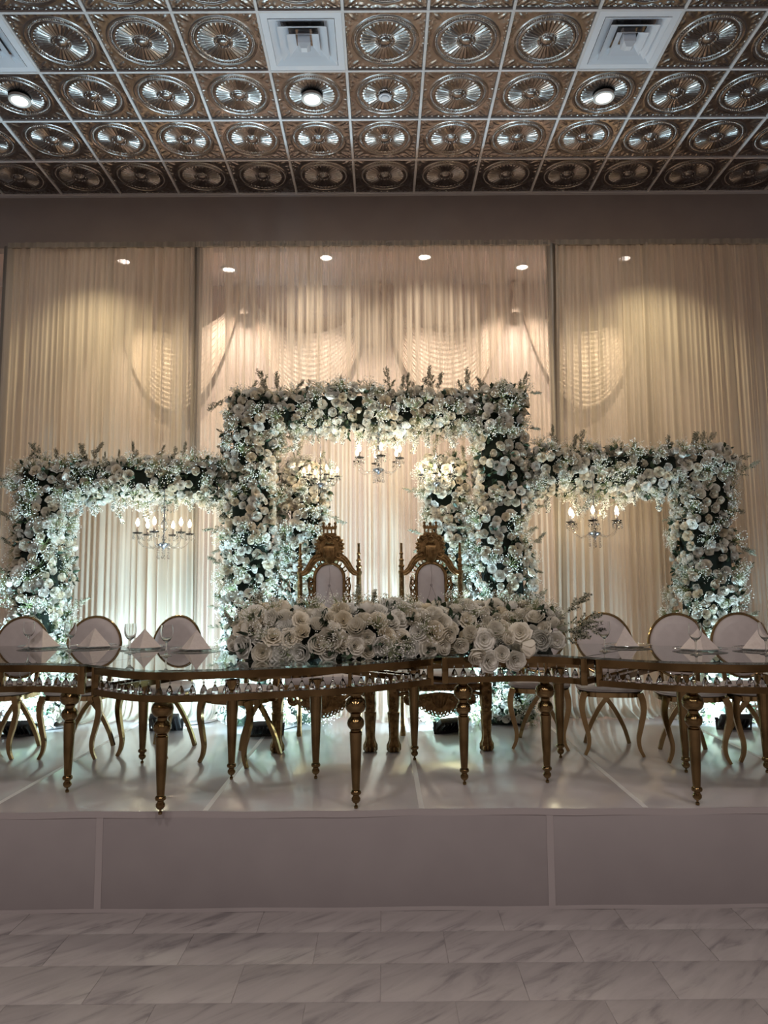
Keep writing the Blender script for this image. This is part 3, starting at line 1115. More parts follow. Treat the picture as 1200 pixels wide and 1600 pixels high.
def make_throne(label):
    t = thing('throne_chair', label, 'chair', (0, 0, STZ), 0, 'carved gold thrones')
    G = M['carved_gold']
    YB = .28                                     # plane of the back
    # pillars with finials, the rear legs
    for s in (-1, 1):
        x = s * .238
        p = MB().lathe([(.022, 0), (.024, .02), (.019, .05), (.019, .40), (.024, .42), (.024, .70), (.021, .74), (.022, 1.0), (.020, 1.27), (.026, 1.285), (.026, 1.30),
                        (.018, 1.305), (.017, 1.325), (.025, 1.335), (.025, 1.345), (.016, 1.352), (.014, 1.375), (.021, 1.383), (.021, 1.392), (.012, 1.40),
                        (.011, 1.43), (.016, 1.437), (.016, 1.445), (.010, 1.452), (.010, 1.52), (.012, 1.525), (.0001, 1.53)], 12, (x, YB, 0)).build('pillar', G, t, True, 30)
        m = MB()
        for k in range(9):
            z = .80 + k * .052
            m.ball((x, YB - .022, z), .010, 6, 4, (1, .6, 1.5))
        tag(m.build('pillar_carving', G, p), kind='stuff')
    # arched upholstered panel
    pw, z0, z1 = .106, .62, 1.245
    arch = [(pw * math.cos(a), z1 + pw * 1.0 * math.sin(a)) for a in np.linspace(0, PI, 17)]
    poly = [(pw, z0)] + arch + [(-pw, z0)]
    cush = MB().slab(poly[::-1], .03, Matrix.Translation((0, YB + .005, 0)), .12).build('back_cushion', M['leather'], t)
    MB().slab(poly[::-1], .012, Matrix.Translation((0, YB + .02, 0)), .02).build('back_board', G, t)
    bt = [(0, 1.185), (-.048, 1.03), (.048, 1.03), (0, .88), (-.048, .74), (.048, .74)]
    for bx, bz in bt:
        MB().ball((bx, YB - .026, bz), .011, 10, 6, (1, .45, 1)).build('button', M['button'], cush)
    ln = MB()
    for a, b in ((0, None), (0, 1), (0, 2), (1, 3), (2, 3), (3, 4), (3, 5)):
        A = bt[a]
        Bq = bt[b] if b is not None else (0, 1.34)
        ln.tube([(A[0], YB - .0245, A[1]), ((A[0] + Bq[0]) / 2 + .006, YB - .0262, (A[1] + Bq[1]) / 2), (Bq[0], YB - .0245, Bq[1])], .0016, 4)
    ln.build('tuft_shade_line', M['button'], cush)  # thin dark cords paint the crease shade between the buttons
    fr = [(q[0] * 1.13, YB - .012, q[1] if q[1] <= z1 else z1 + (q[1] - z1) * 1.13) for q in poly]
    MB().tube(fr, .0135, 8).build('panel_frame', G, t)
    nails = MB()
    for p_ in resample(fr, 54):
        nails.ball((p_.x * .915, YB - .028, p_.z if p_.z < z1 else z1 + (p_.z - z1) * .915), .0035, 6, 4)
    nails.build('nail_trim', G, cush)
    # pierced side borders
    for s in (-1, 1):
        m = MB()
        z = .66
        k = 0
        while z < 1.25:
            m.tube([(s * (.147 + .013 * math.cos(a)), YB, z + .021 * math.sin(a)) for a in np.linspace(0, 2 * PI, 11)[:-1]], .0058, 6, True)
            m.tube(spiral((s * .150, z + .033), .014, 1.1, k * 1.3, YB - .004, 12), .0042, 5)
            z += .050
            k += 1
        m.tube([(s * (.166 + .004 * math.sin(zz_ * 60)), YB, zz_) for zz_ in np.linspace(.62, 1.25, 50)], .0062, 6)
        m.build('pierced_border', G, t)
        # scrolled shoulder from pillar to crest
        P = catmull([(s * .226, YB, 1.282), (s * .200, YB, 1.290), (s * .172, YB, 1.318), (s * .142, YB, 1.368), (s * .108, YB, 1.404), (s * .070, YB, 1.418)], 6)
        sh = MB()
        sh.sweep(P, .040, [.040 + .024 * i / len(P) for i in range(len(P))], up=(0, 0, 1))
        sh.tube([p_ + Vector((0, -.022, .012)) for p_ in P], .006, 6)
        sh.tube([p_ + Vector((0, -.022, -.012)) for p_ in P], .005, 6)
        sh.build('shoulder', G, t)
        f = MB()
        for i in range(6):
            a = R(24 + i * 13)
            c0 = (s * .124 * math.cos(a), z1 + .124 * math.sin(a))
            c1 = (s * (.152 + .006 * (i % 2)) * math.cos(a), z1 + .158 * math.sin(a))
            f.tube([(c0[0], YB - .005, c0[1]), ((c0[0] + c1[0]) / 2 + .006 * s, YB - .012, (c0[1] + c1[1]) / 2), (c1[0], YB - .005, c1[1])], .0062, 6)
        f.build('pierced_spandrel', G, t)
    # crest: shield, acanthus leaves, crown
    cr = MB()
    cr.slab([(-.07, 1.385), (.07, 1.385), (.095, 1.44), (.10, 1.50), (.075, 1.555), (.04, 1.60), (-.04, 1.60), (-.075, 1.555), (-.10, 1.50), (-.095, 1.44)], .028, Matrix.Translation((0, YB + .012, 0)), .1)
    for s in (-1, 1):
        for i in range(9):
            a = R(-38 + i * 17)
            c0 = (s * .075 * math.cos(a), 1.495 + .07 * math.sin(a))
            pl = leaf_poly(c0, a if s > 0 else PI - a, .056 - .002 * abs(i - 4), .036)
            cr.slab(pl if s > 0 else pl[::-1], .026, Matrix.Translation((0, YB + .006, 0)), .3)
            cr.ball((c0[0] + s * .024 * math.cos(a), YB - .022, c0[1] + .024 * math.sin(a)), .009, 6, 4)
        cr.tube(spiral((s * .082, 1.435), .030, 1.6, R(200), YB - .022, 20, s), .0075, 6)
        cr.tube(spiral((s * .066, 1.565), .024, 1.4, R(-60), YB - .022, 20, s), .0065, 6)
    crest = cr.build('crest', G, t, True, 30)
    sh = MB()
    sh.slab([(-.046, 1.50), (-.050, 1.42), (-.03, 1.375), (0, 1.355), (.03, 1.375), (.050, 1.42), (.046, 1.50), (.02, 1.512), (-.02, 1.512)], .022, Matrix.Translation((0, YB - .014, 0)), .12)
    for i in range(-3, 4):
        sh.tube([(i * .0125, YB - .038, 1.40 + abs(i) * .006), (i * .0125, YB - .038, 1.49)], .0034, 6)
    sh.tube([(-.034, YB - .034, 1.52), (-.02, YB - .04, 1.535), (0, YB - .044, 1.528), (.02, YB - .04, 1.535), (.034, YB - .034, 1.52)], .010, 8)
    sh.tube(spiral((0, 1.556), .022, 1, 0, YB - .03, 18, 1, .9), .006, 6)
    sh.build('shield', G, crest)
    cw = MB()
    cw.slab([(-.05, 1.592), (.05, 1.592), (.052, 1.612), (-.052, 1.612)], .03, Matrix.Translation((0, YB + .012, 0)), .1)
    for x in (-.046, -.016, .016, .046):
        cw.box((x, YB - .004, 1.628), (.012, .022, .04))
    cw.slab([(-.056, 1.640), (.056, 1.640), (.060, 1.662), (-.060, 1.662)], .032, Matrix.Translation((0, YB + .012, 0)), .1)
    for x, tp in ((-.048, 1.690), (0, 1.684), (.048, 1.690)):
        cw.slab([(x - .016, 1.66), (x + .016, 1.66), (x + .008, tp - .012), (x - .008, tp - .012)], .026, Matrix.Translation((0, YB + .01, 0)), .2)
        cw.ball((x, YB - .002, tp), .013, 8, 6)
    for x in (-.025, .025):
        cw.slab([(x - .008, 1.66), (x + .008, 1.66), (x, 1.676)], .022, Matrix.Translation((0, YB + .008, 0)), .2)
    cw.build('crown', G, crest, True, 30)
    # seat
    MB().box((0, .0, .445), (.60, .56, .05), ch=.008).build('seat_rail', G, t)
    bd = MB()
    for i in range(31):
        bd.ball((-.285 + .019 * i, -.281, .437), .0075, 6, 4)
    bd.build('bead_moulding', G, t)
    MB().box((0, -.005, .498), (.58, .54, .075), ch=.030).build('seat_cushion', M['leather'], t)
    # front legs, lion feet, arms
    for s in (-1, 1):
        x = s * .335
        vs, fs = [], []
        prof = [(.036, 0, .006), (.046, .012, .006), (.046, .045, .006), (.034, .075, .004), (.030, .10, .004), (.033, .20, .005), (.038, .255, .005), (.044, .262, 0), (.044, .275, 0),
                (.036, .28, 0), (.042, .33, .003), (.044, .40, .003), (.046, .455, 0), (.046, .47, 0), (.034, .48, 0), (.030, .60, .003), (.034, .66, 0)]
        nn = 24
        for r_, z, fl in prof:
            for k in range(nn):
                a = 2 * PI * k / nn
                q = r_ + fl * math.cos(a * 8)
                vs.append((x + q * math.cos(a), -.27 + q * math.sin(a), z))
        for a in range(len(prof) - 1):
            for k in range(nn):
                fs.append((a * nn + k, a * nn + (k + 1) % nn, (a + 1) * nn + (k + 1) % nn, (a + 1) * nn + k))
        fs.append(tuple(range(nn))[::-1])
        fs.append(tuple((len(prof) - 1) * nn + k for k in range(nn)))
        m = MB()
        m.add(vs, fs)
        leg = m.build('leg', G, t, True, 50)
        cv = MB()
        for k in range(4):
            cv.tube(spiral((x + (.008 if k % 2 else -.008), .305 + .038 * k), .016, 1.3, k * 1.6, -.316, 14), .0045, 5)
        for k in (-1, 0, 1):
            cv.ball((x + k * .024, -.318, .020), .016, 8, 6, (.8, 1.1, 1.1))
        tag(cv.build('leg_carving', G, leg), kind='stuff')
        P = catmull([(s * .238, YB, .74), (s * .285, .16, .735), (s * .325, 0, .712), (s * .338, -.18, .69), (s * .335, -.29, .675), (s * .335, -.33, .65)], 6)
        arm = MB().sweep(P, .052, .042).build('armrest', G, t)
        MB().box((s * .305, .06, .733), (.05, .22, .03), Matrix.Rotation(0, 4, 'Z'), .012).build('arm_pad', M['leather'], arm)
    # pierced apron below the seat rail
    ap = MB()
    out = []
    for k in range(25):
        u = k / 24 * 2 - 1
        out.append((u * .155, .335 - .075 * (1 - abs(u) ** 1.6) - .008 * math.cos(k * PI)))
    ap.slab([(-.155, .392)] + out + [(.155, .392), (.08, .405), (0, .412), (-.08, .405)], .022, Matrix.Translation((0, -.262, 0)), .06)
    for x, z in out:
        ap.tube([(x + .013 * math.cos(a), -.272, z - .004 + .013 * math.sin(a)) for a in np.linspace(0, 2 * PI, 9)[:-1]], .0052, 5, True)
    for i in range(-2, 3):
        ap.tube([(i * .03, -.288, .395), (i * .022, -.292, .34), (i * .014, -.288, .295 + abs(i) * .01)], .007, 6)
    for s in (-1, 1):
        for k in range(3):
            ap.tube(spiral((s * (.085 + .03 * k), .37 - .012 * k), .022, 1.5, k + 1.0, -.288, 16, s), .006, 6)
        ap.tube(spiral((s * .225, .365), .040, 1.7, R(180), -.272, 26, s), .0105, 7)
        ap.tube(catmull([(s * .15, -.272, .375), (s * .19, -.272, .40), (s * .25, -.272, .408), (s * .30, -.272, .395)], 5), .013, 7)
        for k in range(4):
            z = .335 + .014 * k
            ap.tube([(s * (.175 + .030 * k) + .011 * math.cos(a), -.272, z + .011 * math.sin(a)) for a in np.linspace(0, 2 * PI, 9)[:-1]], .0048, 5, True)
    ap.build('pierced_apron', G, t, True, 35)
    return t


th0 = make_throne('left of the two carved gold thrones with white tufted back and crown crest')
th0.location = (-.43, 5.68, STZ)
th1 = dup(th0)
th1.location = (.40, 5.68, STZ)
th1.rotation_euler = (0, 0, .03)
th1['label'] = 'right of the two carved gold thrones with white tufted back and crown crest'


# ------------------------------------------------------------------ chandeliers
def make_chandelier(label, narm=6):
    """origin at the hub, hung on a wire from the flower arch above"""
    t = thing('crystal_chandelier', label, 'chandelier', (0, 0, 0), 0, 'crystal chandeliers hanging from the flower arches')
    g_ = M['chand_crystal']
    MB().lathe([(.0001, -.045), (.010, -.038), (.028, -.022), (.048, -.006), (.052, .004), (.046, .010), (.030, .014), (.012, .02), (.0001, .02)], 18).build('hub', M['chrome'], t)
    MB().lathe([(.006, .015), (.010, .03), (.022, .05), (.010, .075), (.008, .10), (.026, .125), (.032, .15), (.024, .175), (.009, .195), (.018, .22), (.009, .245), (.007, .27), (.016, .29), (.005, .31), (.0001, .312)], 14).build('stem', g_, t)
    MB().tube([(0, 0, .02), (0, 0, .32), (0, 0, .45)], .0035, 6).build('hanging_rod', M['chrome'], t)
    b = MB()
    b.lathe([(.0001, -.105), (.011, -.095), (.015, -.082), (.006, -.062), (.001, -.045)], 6)
    for k in range(narm):
        a = 2 * PI * (k + .5) / narm
        for q in range(4):
            b.ball((.046 * math.cos(a), .046 * math.sin(a), -.012 - .018 * q), .007, 6, 4)
        b.lathe([(.0001, -.045), (.007, -.038), (.010, -.028), (.004, -.012), (.001, 0)], 6, (.046 * math.cos(a), .046 * math.sin(a), -.075))
    b.build('bottom_drops', g_, t, True, 20)
    m = MB()
    for k in range(narm):                       # a spray of prisms at the top of the stem
        a = 2 * PI * k / narm
        m.tube([(.01 * math.cos(a), .01 * math.sin(a), .30), (.05 * math.cos(a), .05 * math.sin(a), .325), (.075 * math.cos(a), .075 * math.sin(a), .31)], .003, 5)
        m.lathe([(.0001, -.045), (.007, -.036), (.009, -.026), (.003, -.010), (.001, 0)], 6, (.075 * math.cos(a), .075 * math.sin(a), .305))
    m.build('top_crown', g_, t, True, 20)
    for k in range(narm):
        a = 2 * PI * k / narm + .35
        d = Vector((math.cos(a), math.sin(a), 0))
        P = catmull([d * .03 + Vector((0, 0, .005)), d * .075 + Vector((0, 0, -.022)), d * .135 + Vector((0, 0, -.028)), d * .190 + Vector((0, 0, .015)), d * .205 + Vector((0, 0, .076))], 4)
        arm = MB().tube(P, .0068, 8).build('arm', g_, t)
        e = d * .205 + Vector((0, 0, .076))
        MB().lathe([(.004, 0), (.030, .006), (.040, .014), (.041, .017), (.028, .011), (.008, .008)], 12, e).build('drip_dish', g_, arm)
        MB().lathe([(.0085, .008), (.0095, .012), (.0095, .062), (.007, .066), (.0001, .066)], 10, e).build('candle', M['sleeve'], arm)
        MB().lathe([(.006, .066), (.0135, .080), (.0155, .092), (.0115, .110), (.005, .126), (.0001, .134)], 10, e).build('flame_bulb', M['bulb'], arm)
        c = MB()
        for q in range(5):
            aa = 2 * PI * q / 5
            c.ball(e + Vector((.036 * math.cos(aa), .036 * math.sin(aa), .004)), .0055, 6, 4)
            c.lathe([(.0001, -.038), (.0065, -.031), (.009, -.022), (.003, -.008), (.001, 0)], 6, e + Vector((.036 * math.cos(aa), .036 * math.sin(aa), -.002)))
        tag(c.build('prism_drops', g_, arm, True, 20), kind='stuff')
        s = MB()
        for q in range(9):
            u = q / 8
            p = Vector((0, 0, .30)).lerp(e + Vector((0, 0, .012)), u)
            p.z -= .085 * 4 * u * (1 - u) * .8
            s.ball(p, .0048, 6, 4)
        tag(s.build('bead_strand', g_, arm), kind='stuff')
        lamp('bulb_glow', 'POINT', e + Vector((0, 0, .10)) + d * .02, BULB_W, WARM, arm, size=.015)
    return t


def add_wire(t, z_top, sc):
    MB().tube([(0, 0, .44), (0, 0, (z_top - t.location.z) / sc)], .0022, 5).build('wire', M['chrome'], t)


c0 = make_chandelier('crystal chandelier with lit candle bulbs hanging inside the left flower arch')
ch = [c0] + [dup(c0) for _ in range(4)]
for o, (x, y, z, sc, rz, zt, lb) in zip(ch, [
        (-1.88, 6.22, 2.055, 1.06, .1, 2.60, None),
        (1.83, 6.22, 2.125, 1.06, .9, 2.62, 'crystal chandelier with lit candle bulbs hanging inside the right flower arch'),
        (-.03, 6.22, 2.69, .98, .3, 3.2, 'middle crystal chandelier under the top of the tall flower arch'),
        (-.52, 6.08, 2.55, .70, .6, 3.2, 'small chandelier in front of the left inner flower pillar'),
        (.462, 6.08, 2.55, .70, .05, 3.2, 'small chandelier in front of the right inner flower pillar')]):
    o.location = (x, y + .08, z)
    o.scale = (sc, sc, sc)
    o.rotation_euler = (0, 0, rz)
    if lb:
        o['label'] = lb
    add_wire(o, zt, sc)


# ------------------------------------------------------------------ floodlights on the stage
def flood(x, y, rz, tilt, label, w=.24, power=1.0, face=True):
    t = thing('floodlight', label, 'lamp', (x, y + .10, STZ), rz, 'black floodlights on the stage floor')
    Q = Matrix.Translation((0, 0, .085)) @ Matrix.Rotation(R(tilt), 4, 'X')
    MB().box((0, 0, -.02), (w, .17, .045), Q, .008).build('housing', M['black'], t)
    MB().box((0, 0, .005), (w - .03, .14, .006), Q).build('lamp_face', M['flood_face'], t)
    m = MB()
    for k in range(7):
        m.box((-w / 2 + .03 + k * (w - .06) / 6, 0, -.05), (.006, .14, .022), Q)
    m.build('heat_sink', M['black'], t)
    m = MB()
    m.sweep([(-w / 2 - .012, 0, .10), (-w / 2 - .012, 0, .006), (w / 2 + .012, 0, .006), (w / 2 + .012, 0, .10)], .03, .006, up=(0, 1, 0))
    m.build('bracket', M['black'], t)
    l = lamp('flood_beam', 'AREA', (0, 0, 0), FLOOD_W * power, COOL, t, size=w - .04, size_y=.13)
    l.matrix_local = Q @ Matrix.Translation((0, 0, .012)) @ Matrix.Rotation(PI, 4, 'X')
    P = catmull([(0, .07, .05), (.05, .16, .006), (.18, .22, .006), (.30, .34, .006), (.34, .5, .006)], 6)
    MB().tube(P, .0045, 5).build('cable', M['black'], t)


# the lit face looks up and back at the flowers (away from the camera)
flood(-2.93, 5.93, .1, -38, 'black floodlight lighting the foot of the left arch\'s outer column', power=1.15)
flood(-.93, 5.86, .25, -36, 'black floodlight with cable beside the left throne\'s legs', power=1.2)
flood(.53, 5.95, .42, -34, 'bright floodlight lying on the stage under the right throne', power=1.7)
flood(2.84, 5.98, -.1, -40, 'black floodlight at the foot of the right arch behind the chairs', power=.8)
flood(-1.80, 6.12, .0, -50, 'low black floodlight aimed at the drape under the left chandelier', power=.75)

# ------------------------------------------------------------------ flowers
def rose_geo(layers, nu, nv, seed, openness=1.0):
    """nested cupped petals about +z; radius about 1"""
    q = random.Random(seed)
    m = MB()
    for n, r0, zt, zb, flare in layers:
        a0 = q.uniform(0, 6.28)
        for k in range(n):
            ac = a0 + 2 * PI * k / n + q.uniform(-.15, .15)
            half = PI / n * 1.45
            rr = r0 * q.uniform(.93, 1.07)
            top = zt + q.uniform(-.05, .05)
            vs = []
            for j in range(nv + 1):
                v = j / nv
                for i in range(nu + 1):
                    u = i / nu * 2 - 1
                    w = half * (math.sin(PI * (.18 + .60 * v)) ** .7)
                    a = ac + u * w
                    rad = rr * (math.sin(min(1, .18 + v * .95) * PI / 2) ** .8) * (1 + .05 * u * u) + flare * max(0, v - .6) ** 1.5 * openness * 2.2
                    z = zb + (top - zb) * (v ** .85) - .16 * abs(u) ** 2.5 * v - flare * max(0, v - .72) * 1.6
                    rad *= (1 + .05 * u)          # each petal tucks under its neighbour
                    vs.append((rad * math.cos(a), rad * math.sin(a), z))
            W = nu + 1
            m.add(vs, [(j * W + i, j * W + i + 1, (j + 1) * W + i + 1, (j + 1) * W + i) for j in range(nv) for i in range(nu)])
    return m


def finish(m, name, mt):
    me = bpy.data.meshes.new(name)
    me.from_pydata(m.v, [], m.f)
    me.shade_smooth()
    me.materials.append(mt)
    return me


RK = [rose_geo([(3, .16, .62, -.1, 0), (3, .30, .62, -.2, .03), (4, .50, .56, -.35, .08), (5, .74, .42, -.5, .14), (6, .95, .18, -.65, .20)], 4, 4, 1),
      rose_geo([(3, .14, .72, -.1, 0), (3, .30, .70, -.2, .0), (4, .50, .66, -.4, .04), (4, .72, .56, -.6, .07), (5, .88, .34, -.75, .10)], 4, 4, 2),
      rose_geo([(3, .15, .42, -.1, .02), (4, .32, .45, -.2, .06), (5, .54, .40, -.3, .14), (6, .78, .26, -.4, .22), (7, 1.0, .05, -.5, .28)], 4, 4, 3)]
ROSE = [finish(g_, 'rose', M['rose']) for g_ in RK]
RL = [rose_geo([(3, .22, .64, -.1, 0), (3, .48, .60, -.3, .05), (4, .76, .45, -.5, .12), (5, .95, .2, -.65, .18)], 2, 3, 4),
      rose_geo([(3, .20, .72, -.1, 0), (3, .45, .70, -.3, .02), (4, .72, .58, -.6, .06), (4, .88, .34, -.75, .1)], 2, 3, 5)]
RL = [(np.array(g_.v), np.array(g_.f)) for g_ in RL]


def breath_mesh(seed, nb, spread, length, droop=0.0):
    """a spray of baby's breath: fine branching stems ending in tiny white blooms, growing along +z"""
    q = random.Random(seed)
    m, s = MB(), MB()
    for k in range(nb):
        a = q.uniform(0, 2 * PI)
        e = q.random() ** .6
        L = length * q.uniform(.55, 1.0)
        tip = Vector((spread * e * math.cos(a), spread * e * math.sin(a), L * (1 - .35 * e)))
        mid = Vector((tip.x * .35, tip.y * .35, tip.z * .6))
        s.tube([(0, 0, -.02), mid, tip], .001, 3)
        for _ in range(3):
            c = tip + Vector((q.gauss(0, .011), q.gauss(0, .011), q.gauss(0, .011)))
            r_ = q.uniform(.0030, .0052)
            m.add([c + Vector(d) * r_ for d in ((1, 0, 0), (-1, 0, 0), (0, 1, 0), (0, -1, 0), (0, 0, 1), (0, 0, -1))],
                  [(0, 2, 4), (2, 1, 4), (1, 3, 4), (3, 0, 4), (2, 0, 5), (1, 2, 5), (3, 1, 5), (0, 3, 5)])
    me = bpy.data.meshes.new('baby_breath_spray')
    nv = len(m.v)
    me.from_pydata(m.v + s.v, [], m.f + [tuple(i + nv for i in f) for f in s.f])
    me.materials.append(M['bud'])
    me.materials.append(M['stem'])
    mi = np.zeros(len(me.polygons), dtype=np.int32)
    mi[len(m.f):] = 1
    me.polygons.foreach_set('material_index', mi)
    return me


def sprig_mesh(seed, L, droop, bloom, nside=9):
    """a wand of small blooms and leaflets on a bending stem with side twigs"""
    q = random.Random(seed)
    s, b, lf = MB(), MB(), MB()

    def wand(P, r0, dens):
        P = resample(catmull(P, 5), 14)
        s.tube(P, [r0 * (1 - .6 * i / 13) for i in range(14)], 4)
        for p in P[3:]:
            for _ in range(dens):
                d = Vector((q.gauss(0, 1), q.gauss(0, 1), q.gauss(0, 1))).normalized()
                c = p + d * q.uniform(.006, .016)
                r_ = q.uniform(.0034, .0062)
                b.add([c + Vector(e) * r_ for e in ((1, 0, 0), (-1, 0, 0), (0, 1, 0), (0, -1, 0), (0, 0, 1), (0, 0, -1))],
                      [(0, 2, 4), (2, 1, 4), (1, 3, 4), (3, 0, 4), (2, 0, 5), (1, 2, 5), (3, 1, 5), (0, 3, 5)])
            t_ = Vector((q.gauss(0, 1), q.gauss(0, 1), q.gauss(.4, .6))).normalized() * q.uniform(.014, .024)
            w = t_.orthogonal().normalized() * .0045
            lf.add([p, p + t_ * .5 + w, p + t_, p + t_ * .5 - w], [(0, 1, 2, 3)])
    bx, by = q.uniform(-.05, .05), q.uniform(-.03, .03)
    main = [(0, 0, -.03), (bx * .3, by * .3, L * .35), (bx * .8, by * .8, L * .7), (bx * 1.6, by * 1.6, L - droop * .2)]
    wand(main, .0022, 3)
    for k in range(nside):
        f = .3 + .65 * k / nside
        base = Vector((bx * f, by * f, L * f))
        a = q.uniform(0, 6.28)
        tip = base + Vector((math.cos(a) * L * .26 * (1.2 - f), math.sin(a) * L * .20 * (1.2 - f), L * .20))
        wand([base, base.lerp(tip, .5) + Vector((0, 0, -.006)), tip], .0014, 2)
    me = bpy.data.meshes.new('heather_sprig')
    n1, n2 = len(s.v), len(s.v) + len(b.v)
    me.from_pydata(s.v + b.v + lf.v, [], s.f + [tuple(i + n1 for i in f) for f in b.f] + [tuple(i + n2 for i in f) for f in lf.f])
    for k in ('stem', bloom, 'leaf'):
        me.materials.append(M[k])
    mi = np.zeros(len(me.polygons), dtype=np.int32)
    mi[len(s.f):len(s.f) + len(b.f)] = 1
    mi[len(s.f) + len(b.f):] = 2
    me.polygons.foreach_set('material_index', mi)
    return me


BREATH = [breath_mesh(i, 26, .085, .10) for i in range(4)]
SPRIG = [sprig_mesh(20 + i, .20 + .03 * i, 0, 'heather') for i in range(4)]
DROOP = [sprig_mesh(40 + i, .17 + .03 * i, 0, 'bud', 8) for i in range(4)]


def frame_to(n, spin):
    n = n.normalized()
    a = n.orthogonal().normalized()
    b = n.cross(a)
    c, s = math.cos(spin), math.sin(spin)
    x = a * c + b * s
    y = n.cross(x)
    return Matrix(((x.x, y.x, n.x), (x.y, y.y, n.y), (x.z, y.z, n.z)))


def scatter(surf, n, dmin, seed, keep=None):
    """surf(q) -> point, normal; dart throwing with a smallest distance"""
    q = random.Random(seed)
    P = np.zeros((n, 3))
    out = []
    tries = 0
    while len(out) < n and tries < n * 30:
        tries += 1
        p, nn = surf(q)
        if keep and not keep(p):
            continue
        k = len(out)
        if k:
            d = P[:k] - np.array(p)
            if (np.einsum('ij,ij->i', d, d)).min() < dmin * dmin:
                continue
        P[k] = p
        out.append((Vector(p), Vector(nn)))
    return out


def box_surf(boxes, back=0.12):
    """random points on the outside of the union of boxes ((x0,y0,z0),(x1,y1,z1)); few on the back"""
    faces = []
    for lo, hi in boxes:
        d = [b - a for a, b in zip(lo, hi)]
        for ax in range(3):
            for sg in (-1, 1):
                o = [i for i in range(3) if i != ax]
                w = d[o[0]] * d[o[1]]
                if ax == 1 and sg == 1:
                    w *= back
                if ax == 2 and sg == -1 and lo[2] < STZ + .1:
                    w = 0
                faces.append((w, ax, sg, lo, hi))
    W = [f[0] for f in faces]

    def f(q):
        while True:
            w, ax, sg, lo, hi = q.choices(faces, W)[0]
            p = [q.uniform(a, b) for a, b in zip(lo, hi)]
            p[ax] = hi[ax] if sg > 0 else lo[ax]
            if any(all(a + .01 < c < b - .01 for c, a, b in zip(p, l2, h2)) for l2, h2 in boxes):
                continue
            n = [0.0, 0.0, 0.0]
            n[ax] = sg
            for o in range(3):                     # rounded edges
                if o != ax:
                    c, h_ = (lo[o] + hi[o]) / 2, (hi[o] - lo[o]) / 2
                    e = (p[o] - c)
                    lim = max(0, h_ - .14)
                    if abs(e) > lim:
                        n[o] += math.copysign((abs(e) - lim) / .14 * .8, e)
            nn = Vector(n).normalized()
            bulge = noise.noise(Vector(p) * 3.1) * .085 + q.uniform(-.012, .022)
            edge = sum(max(0, abs(p[o] - (lo[o] + hi[o]) / 2) - max(0, (hi[o] - lo[o]) / 2 - .10)) for o in range(3) if o != ax)
            p = Vector(p) + nn * bulge - Vector([0 if i != ax else sg for i in range(3)]) * edge * .5
            if p.z < STZ + .062:
                p.z = STZ + .062
            return tuple(p), tuple(nn)
    return f


def roses(parent, pts, nobj, seed, rmin, rmax, front=True):
    q = random.Random(seed)
    items = []
    for p, n in pts:
        d = (n + Vector((q.gauss(0, .30), q.gauss(0, .30) - .12, q.gauss(0, .30)))).normalized()
        r_ = q.uniform(rmin, rmax) * (1.18 if q.random() < .12 else 1)
        items.append((p, d, r_, q.uniform(0, 6.28), q.random() ** 1.6, n))
    items.sort(key=lambda it: (it[5].y * 1.0 + q.uniform(0, .35)) - it[2] * 6)
    for p, d, r_, sp, tint, n in items[:nobj]:
        o = link('rose', ROSE[q.choices((0, 1, 2), (.5, .3, .2))[0]], parent)
        o.matrix_local = Matrix.Translation(p) @ frame_to(d, sp).to_4x4() @ Matrix.Scale(r_, 4)
    V, F, T_ = [], [], []
    b = 0
    for p, d, r_, sp, tint, n in items[nobj:]:
        v, f = RL[q.randrange(2)]
        A = np.array(frame_to(d, sp)) * r_
        V.append(v @ A.T + np.array(p))
        F.append(f + b)
        T_.append(np.full(len(v), tint))
        b += len(v)
    if V:
        V, F, T_ = np.concatenate(V), np.concatenate(F), np.concatenate(T_)
        me = bpy.data.meshes.new('roses')
        me.from_pydata(V.tolist(), [], F.tolist())
        me.shade_smooth()
        at = me.attributes.new('tint', 'FLOAT', 'POINT')
        at.data.foreach_set('value', T_.astype(np.float32))
        me.materials.append(M['rose_s'])
        tag(link('roses', me, parent), kind='stuff')


def leaves(parent, pts, seed, ln=.06):
    q = random.Random(seed)
    m = MB()
    for p, n in pts:
        for _ in range(3):
            d = (n + Vector((q.gauss(0, .8), q.gauss(0, .8), q.gauss(0, .8)))).normalized()
            s = d.orthogonal().normalized()
            s = (Matrix.Rotation(q.uniform(0, 6.28), 3, d) @ s)
            c = d.cross(s)
            L = ln * q.uniform(.7, 1.25)
            b = p - n * .02
            w = L * .26
            m.add([b, b + d * L * .35 + s * w + c * .006, b + d * L * .75 + s * w * .75 + c * .004, b + d * L - c * .008, b + d * L * .75 - s * w * .75 + c * .004, b + d * L * .35 - s * w + c * .006, b + d * L * .55 - c * .006],
                  [(0, 1, 6), (1, 2, 6), (2, 3, 6), (3, 4, 6), (4, 5, 6), (5, 0, 6)])
    o = link('leaves', finish(m, 'leaves', M['leaf']), parent)
    tag(o, kind='stuff')


def place(parent, name, meshes, items, seed):
    q = random.Random(seed)
    for p, d, sc in items:
        o = link(name, meshes[q.randrange(len(meshes))], parent)
        o.matrix_local = Matrix.Translation(p) @ frame_to(Vector(d), q.uniform(0, 6.28)).to_4x4() @ Matrix.Scale(sc, 4)


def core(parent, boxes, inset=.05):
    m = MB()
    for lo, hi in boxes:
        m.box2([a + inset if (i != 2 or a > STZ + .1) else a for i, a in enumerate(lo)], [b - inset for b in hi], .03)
    m.build('moss_core', M['core'], parent)


